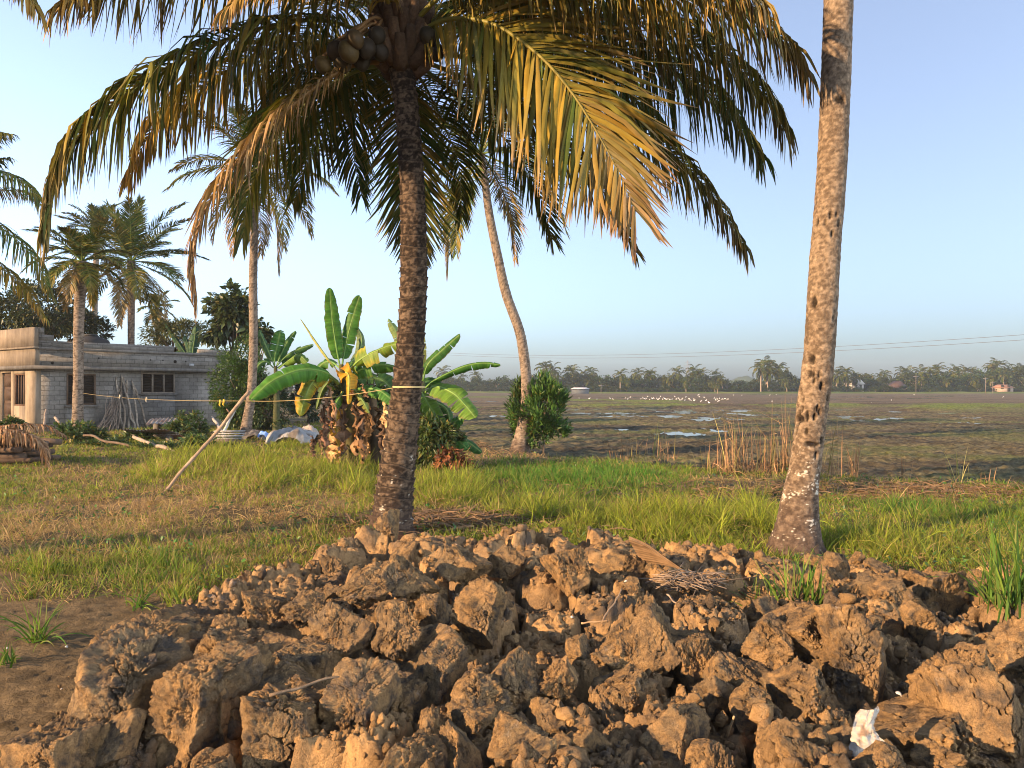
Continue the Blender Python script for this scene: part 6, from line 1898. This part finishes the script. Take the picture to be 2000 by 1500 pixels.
def far_tree(x_, top_y, Y_, lab, k=None, wide=1.0):
    k = rf.randrange(4) if k is None else k
    H = CAMZ + (HOR - top_y) / FOC * Y_ - FB
    sc = H / (7.2, 6.4, 8.0, 7.4)[k]
    p = px(x_, HOR, Y_); p[2] = FB
    s3 = (sc * wide, sc * wide, sc)
    if not used_t[k]:
        o = ftp[k]; used_t[k] = True
        o.location, o.rotation_euler, o.scale = tuple(p), (0, 0, rf.uniform(0, 6.3)), s3
    else:
        o = dup(ftp[k], p, rf.uniform(0, 6.3), s3)
    o['label'] = lab
    o['group'] = 'leafy trees of the far treeline'
LEAFY = 'rounded leafy tree massed under the palms of the far treeline'
far_tree(985, 737, 265, 'big round leafy tree left of the glossy shrub and leaning palm', 0, 1.0)
far_tree(1536, 722, 222, 'feathery leafy tree just left of the bare trunk', 3, 1.0)
far_tree(1940, 717, 245, 'tall pale leafy tree under the highest palm of the right-hand trees', 2, 1.2)
far_tree(1920, 718, 250, 'second pale leafy tree left of the highest right-hand palm', 0, 1.2)
xk = 855.0
while xk < 2060:
    base_top = np.interp(xk, [855, 900, 960, 1000, 1100, 1160, 1230, 1300, 1400, 1425, 1450, 1480, 1540, 1620, 1680, 1760, 1850, 1920, 1980, 2060], [746, 744, 742, 740, 734, 738, 740, 737, 740, 748, 749, 744, 738, 742, 735, 736, 734, 728, 724, 722])
    far_tree(xk + rf.uniform(-5, 5), base_top + rf.uniform(-11, 3), np.interp(xk, [855, 1000, 1150, 2000], [285, 270, 245, 238]) + rf.uniform(-12, 22), LEAFY, None, rf.uniform(.9, 1.35))
    xk += rf.uniform(7, 11)
xk = 855.0
while xk < 2060:        # lower growth along the bank
    far_tree(xk + rf.uniform(-4, 4), rf.uniform(750, 757), np.interp(xk, [855, 1000, 1150, 2000], [262, 250, 225, 220]) + rf.uniform(-4, 6), 'low bush at the foot of the far treeline along the field', None, rf.uniform(1.3, 2.0))
    xk += rf.uniform(7, 12)
# trees seen through the gap at the left, beyond the house
for x_, ty, Y_ in ((560, 742, 210), (590, 738, 220), (620, 742, 215), (648, 740, 220), (540, 738, 200), (505, 742, 190), (760, 742, 240), (800, 740, 250), (835, 743, 260), (720, 742, 230)):
    far_tree(x_, ty, Y_, 'hazy leafy tree across the field behind the banana plants', None, 1.3)
for x_, ty, Y_ in ((-80, 690, 90), (-190, 700, 110), (-300, 695, 100), (-420, 705, 125), (-560, 700, 110), (-700, 710, 130), (-860, 705, 120), (-1050, 708, 130), (60, 715, 160), (230, 722, 180), (380, 728, 200), (450, 735, 210)):
    far_tree(x_, ty, Y_, 'leafy tree far behind the block house on the left', None, 1.5)
# distant hill
b = MB()
U_, V_ = np.meshgrid(np.linspace(-1, 1, 60), np.linspace(-1, 1, 14))
hc = px(1452, HOR, 640)
Hh = 11.5 * np.exp(-(U_ / .42) ** 2 - (V_ / .6) ** 2) * (1 + .12 * fbm(xy0(U_.ravel(), V_.ravel(), 9.0), 3).reshape(U_.shape)) - 1
b.add(np.stack([hc[0] + U_ * 45, hc[1] + V_ * 30, FB + Hh], -1).reshape(-1, 3), grid_faces(14, 60), None, (0.04, 0.06, 0.03))
tag(b.build('hill', M_GROUND, smooth=True), kind='structure')
# grassy bank under the far trees
b = MB()
xs_ = np.linspace(-120, 190, 200)
bank = lambda X: np.interp(X, [-120, -20, 25, 160, 200], [252, 244, 214, 212, 210])
rows = []
for dy, zz in ((-3.5, -.15), (-2.0, .25), (0.5, .42), (14, .3)):
    rows.append(np.stack([xs_, bank(xs_) + dy + .8 * fbm(np.stack([xs_ * .1, xs_ * 0 + dy, xs_ * 0], -1), 2), FB + zz + .12 * fbm(np.stack([xs_ * .3, xs_ * 0, xs_ * 0 + dy], -1), 2)], -1))
nb = fbm(np.stack([np.tile(xs_, 4) * .08, np.zeros(800), np.zeros(800)], -1), 3)
b.add(np.vstack(rows), grid_faces(4, 200), None, lerp(np.array([0.07, 0.10, 0.025]), np.array([0.12, 0.14, 0.04]), sstep(-.3, .5, nb)[:, None]))
tag(b.build('field_bank', M_GROUND, smooth=True), kind='structure')

# small houses among the far trees
def far_house(label, x_, Y_, w, d, h, rh, wall, roof, rz=0.0, gable=True, door=True, raise_=.5):
    p = px(x_, HOR, Y_); p[2] = FB + raise_
    t = thing('far_house', label, 'house', p, rz=rz + 1e-4)
    b = MB(); b.box((-w / 2, -d / 2, -.6), (w / 2, d / 2, h), wall); b.build('wall', M_PAINT, t, origin=(0, 0, 0))
    b = MB()
    o_ = .35
    if gable:
        v = [(-w / 2 - o_, -d / 2 - o_, h), (w / 2 + o_, -d / 2 - o_, h), (w / 2 + o_, d / 2 + o_, h), (-w / 2 - o_, d / 2 + o_, h), (0, -d / 2 - o_, h + rh), (0, d / 2 + o_, h + rh)]
        b.add(v, [[0, 4, 5, 3], [1, 2, 5, 4], [0, 3, 2, 1]], [[0, 1, 4], [3, 5, 2]], roof)
    else:
        v = [(-w / 2 - o_, -d / 2 - o_, h), (w / 2 + o_, -d / 2 - o_, h), (w / 2 + o_, d / 2 + o_, h), (-w / 2 - o_, d / 2 + o_, h), (-w / 2 + .6, 0, h + rh), (w / 2 - .6, 0, h + rh)]
        b.add(v, [[0, 1, 5, 4], [2, 3, 4, 5], [0, 3, 2, 1]], [[1, 2, 5], [0, 4, 3]], roof)
    b.build('roof', M_PAINT, t, origin=(0, 0, 0))
    if door:
        for xx, nm in ((-w * .25, 'window'), (w * .2, 'door')):
            b = MB(); b.box((xx - .4, -d / 2 - .03, .8 if nm == 'window' else 0), (xx + .4, -d / 2 - .003, 1.9), (0.03, 0.025, 0.02)); b.build(nm, M_PAINT, t, origin=(0, 0, 0))
    return t
far_house('white low shed with a pale sheet roof at the field edge', 1133, 205, 4.5, 3, 1.25, .45, (0.07, 0.08, 0.09), (0.36, 0.36, 0.38), 0, False, False, .0)
far_house('white gabled house peeping out of the far trees', 1669, 232, 3.4, 4, 2.1, 1.9, (0.30, 0.29, 0.28), (0.36, 0.35, 0.32), .2)
far_house('dark brown hut under the small palm in the far trees', 1751, 222, 4.6, 3, 1.1, 2.0, (0.05, 0.035, 0.03), (0.055, 0.035, 0.033), .1)
far_house('tan tiled house at the right end of the far bank', 1958, 218, 4.2, 3, 1.1, .9, (0.26, 0.2, 0.16), (0.24, 0.13, 0.09), 0, False)
# utility poles among the far trees
def post(label, x_, y0, y1, Y_, r_, col=(0.33, 0.28, 0.25)):
    p, q = px(x_, y0, Y_), px(x_, y1, Y_)
    t = thing('utility_pole', label, 'pole', (p[0], p[1], FB))
    b = MB()
    b.tube([(p[0], p[1], FB - .3), q], [r_, r_ * .7], 8, col)
    b.build('shaft', M_WOOD, t, smooth=True)
    b = MB()
    b.box((-.7, -.05, -.05), (.7, .05, .05), (0.2, 0.2, 0.2), at=q - np.array([0, 0, .35]))
    b.build('crossarm', M_WOOD, t)
for x_, y1, Y_, lab in ((1174, 750, 205, 'short bare post right of the white shed'), (1789, 733, 210, 'slim pole right of the brown hut'), (1925, 737, 208, 'slim pole left of the tan house'), (1939, 744, 208, 'shorter pole closest to the tan house')):
    post(lab, x_, 770, y1, Y_, .08, (0.16, 0.13, 0.11))
# the two near wires and the poles that carry them
WL, WR = (790, 684, 150), (2160, 642, 62)
post('concrete pole hidden behind the fruiting palm trunk that carries the wires', WL[0], 775, WL[1] - 3, WL[2], .14)
post('concrete pole beyond the right edge that carries the wires', WR[0], 800, WR[1] - 3, WR[2], .14)
for k, (dl, dr_, lab) in enumerate(((0, 0, 'upper of the two power wires over the field'), (3.5, 11, 'lower of the two power wires over the field'))):
    a, c = px(WL[0], WL[1] + dl, WL[2]), px(WR[0], WR[1] + dr_, WR[2])
    b = MB()
    P = sag(a, c, 1.55, 90)
    b.tube(P, 0.017, 5, (0.10, 0.085, 0.08))
    tag(b.build('power_wire', M_PAINT, smooth=True), lab, 'wire')
# lattice pylon
pp = px(1343, HOR, 560); pp[2] = FB
t = thing('lattice_pylon', 'faint steel lattice pylon rising behind the middle palms', 'pylon', pp)
b = MB()
HP = CAMZ + (HOR - 704) / FOC * 560 - FB
for sx_ in (-1, 1):
    for sy_ in (-1, 1):
        b.tube([pp + np.array([2.2 * sx_, 2.2 * sy_, 0]), pp + np.array([.55 * sx_, .55 * sy_, HP * .75]), pp + np.array([.1 * sx_, .1 * sy_, HP])], .10, 4, (0.16, 0.16, 0.17))
for k in range(9):
    z0, z1 = HP * .75 * k / 9, HP * .75 * (k + 1) / 9
    w0, w1 = lerp(2.2, .55, k / 9), lerp(2.2, .55, (k + 1) / 9)
    for sy_ in (-1, 1):
        for sg in (-1, 1):
            b.tube([pp + np.array([w0 * sg, w0 * sy_, z0]), pp + np.array([-w1 * sg, w1 * sy_, z1])], .055, 4, (0.16, 0.16, 0.17))
b.build('mast', M_PAINT, t)
for zz, w_ in ((.72, 3.4), (.82, 2.8), (.92, 2.2)):
    b = MB()
    b.tube([pp + np.array([-w_, 0, HP * zz]), pp + np.array([0, 0, HP * zz + .5]), pp + np.array([w_, 0, HP * zz])], .09, 4, (0.16, 0.16, 0.17))
    b.build('crossarm', M_PAINT, t)

# egrets on the mud
def egret_proto(seed, pose):
    b = MB()
    if pose == 0:      # standing, neck up
        body = curve([(-.20, 0, .24), (-.08, 0, .27), (.06, 0, .29), (.12, 0, .31)], 10)
        neck = curve([(.09, 0, .30), (.15, 0, .38), (.12, 0, .46), (.16, 0, .52)], 10)
        head = [(.14, 0, .52), (.19, 0, .525), (.24, 0, .52)]
    else:              # stooping to feed
        body = curve([(-.20, 0, .30), (-.08, 0, .29), (.06, 0, .27), (.12, 0, .25)], 10)
        neck = curve([(.09, 0, .26), (.20, 0, .27), (.25, 0, .18), (.28, 0, .12)], 10)
        head = [(.27, 0, .13), (.30, 0, .09), (.32, 0, .06)]
    wh = (0.62, 0.62, 0.60)
    b.tube(body, np.interp(np.linspace(0, 1, 10), [0, .3, .7, 1], [.01, .07, .085, .05]), 10, wh)
    b.tube(neck, np.interp(np.linspace(0, 1, 10), [0, .3, 1], [.05, .028, .022]), 8, wh)
    b.tube(head, [.026, .03, .012], 8, wh)
    e = np.array(head[-1]); d = unit(e - np.array(head[0]))
    b.tube([e, e + d * .09], [.01, .002], 6, (0.55, 0.35, 0.06))
    for s_ in (-.03, .03):
        b.tube([(0, s_, .24), (.01, s_, .12), (0, s_, -.02)], .008, 5, (0.06, 0.06, 0.05))
        b.tube([(0, s_, 0), (.06, s_, .0)], .006, 4, (0.06, 0.06, 0.05))
    o = b.build('egret', M_PAINT, smooth=True)
    m = o.data
    bpy.data.objects.remove(o)
    return m
EG = [egret_proto(1, 0), egret_proto(2, 1)]
def egret(x_, y_, lab, group=None, sc=1.0):
    Y_ = (CAMZ - FB + .02) * FOC / (y_ - HOR)
    p = px(x_, HOR, Y_); p[2] = FB - .02
    o = bpy.data.objects.new('egret', EG[rf.randrange(2)])
    COL.objects.link(o)
    o.location = tuple(p)
    o.rotation_euler = (0, 0, rf.uniform(0, 6.3))
    o.scale = (sc * .68,) * 3
    tag(o, lab, 'bird', group)
eg = [(1221, 780), (1226, 782), (1231, 778), (1233, 784), (1252, 781), (1256, 780), (1259, 781), (1262, 780), (1269, 783), (1274, 781), (1277, 780), (1283, 781), (1285, 783), (1288, 780), (1294, 782), (1298, 781), (1301, 783), (1303, 782), (1305, 785), (1308, 783), (1313, 782), (1296, 785), (1315, 785), (1321, 782), (1326, 781), (1328, 784), (1332, 782), (1338, 784), (1346, 781), (1348, 784), (1355, 782), (1340, 777), (1366, 777), (1375, 778), (1395, 780), (1398, 784), (1401, 782), (1405, 781), (1411, 782), (1416, 781), (1422, 782), (1404, 786), (1370, 786), (1379, 785), (1356, 785), (1242, 784), (1192, 781), (1198, 783), (1166, 782), (1131, 780), (1151, 781), (1318, 777), (1290, 777), (1265, 777), (1365, 772.5), (1364, 773)]
GE = 'egrets flocking on the far mud'
for x_, y_ in eg:
    egret(x_, y_, 'small white egret of the flock spread over the far mud', GE, 1.0)
for x_, y_, lab in ((1385, 790, 'egret standing nearest, below the right end of the flock'), (1449, 774, 'egret alone right of the flock below the far bank'), (1504, 773, 'egret of a loose pair left of the bare trunk, nearer the flock'), (1516, 773, 'egret of a loose pair left of the bare trunk, nearer the trunk'), (1508, 787, 'single egret standing just left of the bare trunk'), (1741, 784, 'upright egret alone on the mud right of the bare trunk'), (1702, 791, 'stooping egret alone near the grassy bund'), (1785, 772, 'tiny lone egret far off right'), (1960, 777, 'lone egret far right on the mud'), (1433, 773.0, 'egret resting on the pale strip below the far bank')):
    egret(x_, y_, lab)

# ------------------------------------------------------------------ the hazy air
b = MB()
b.box((-880, -58, -1.9), (880, 694, 24), (1, 1, 1))
hz = b.build('haze', bpy.data.materials.new('hazy_air'))
hm = hz.data.materials[0]
hm.use_nodes = True
ht = hm.node_tree
ht.nodes.remove(ht.nodes['Principled BSDF'])
pv = ht.nodes.new('ShaderNodeVolumePrincipled')
pv.inputs['Color'].default_value = (0.80, 0.90, 1.0, 1)
pv.inputs['Density'].default_value = 0.00042
pv.inputs['Anisotropy'].default_value = 0.2
ht.links.new(pv.outputs[0], ht.nodes['Material Output'].inputs['Volume'])
tag(hz, kind='stuff')
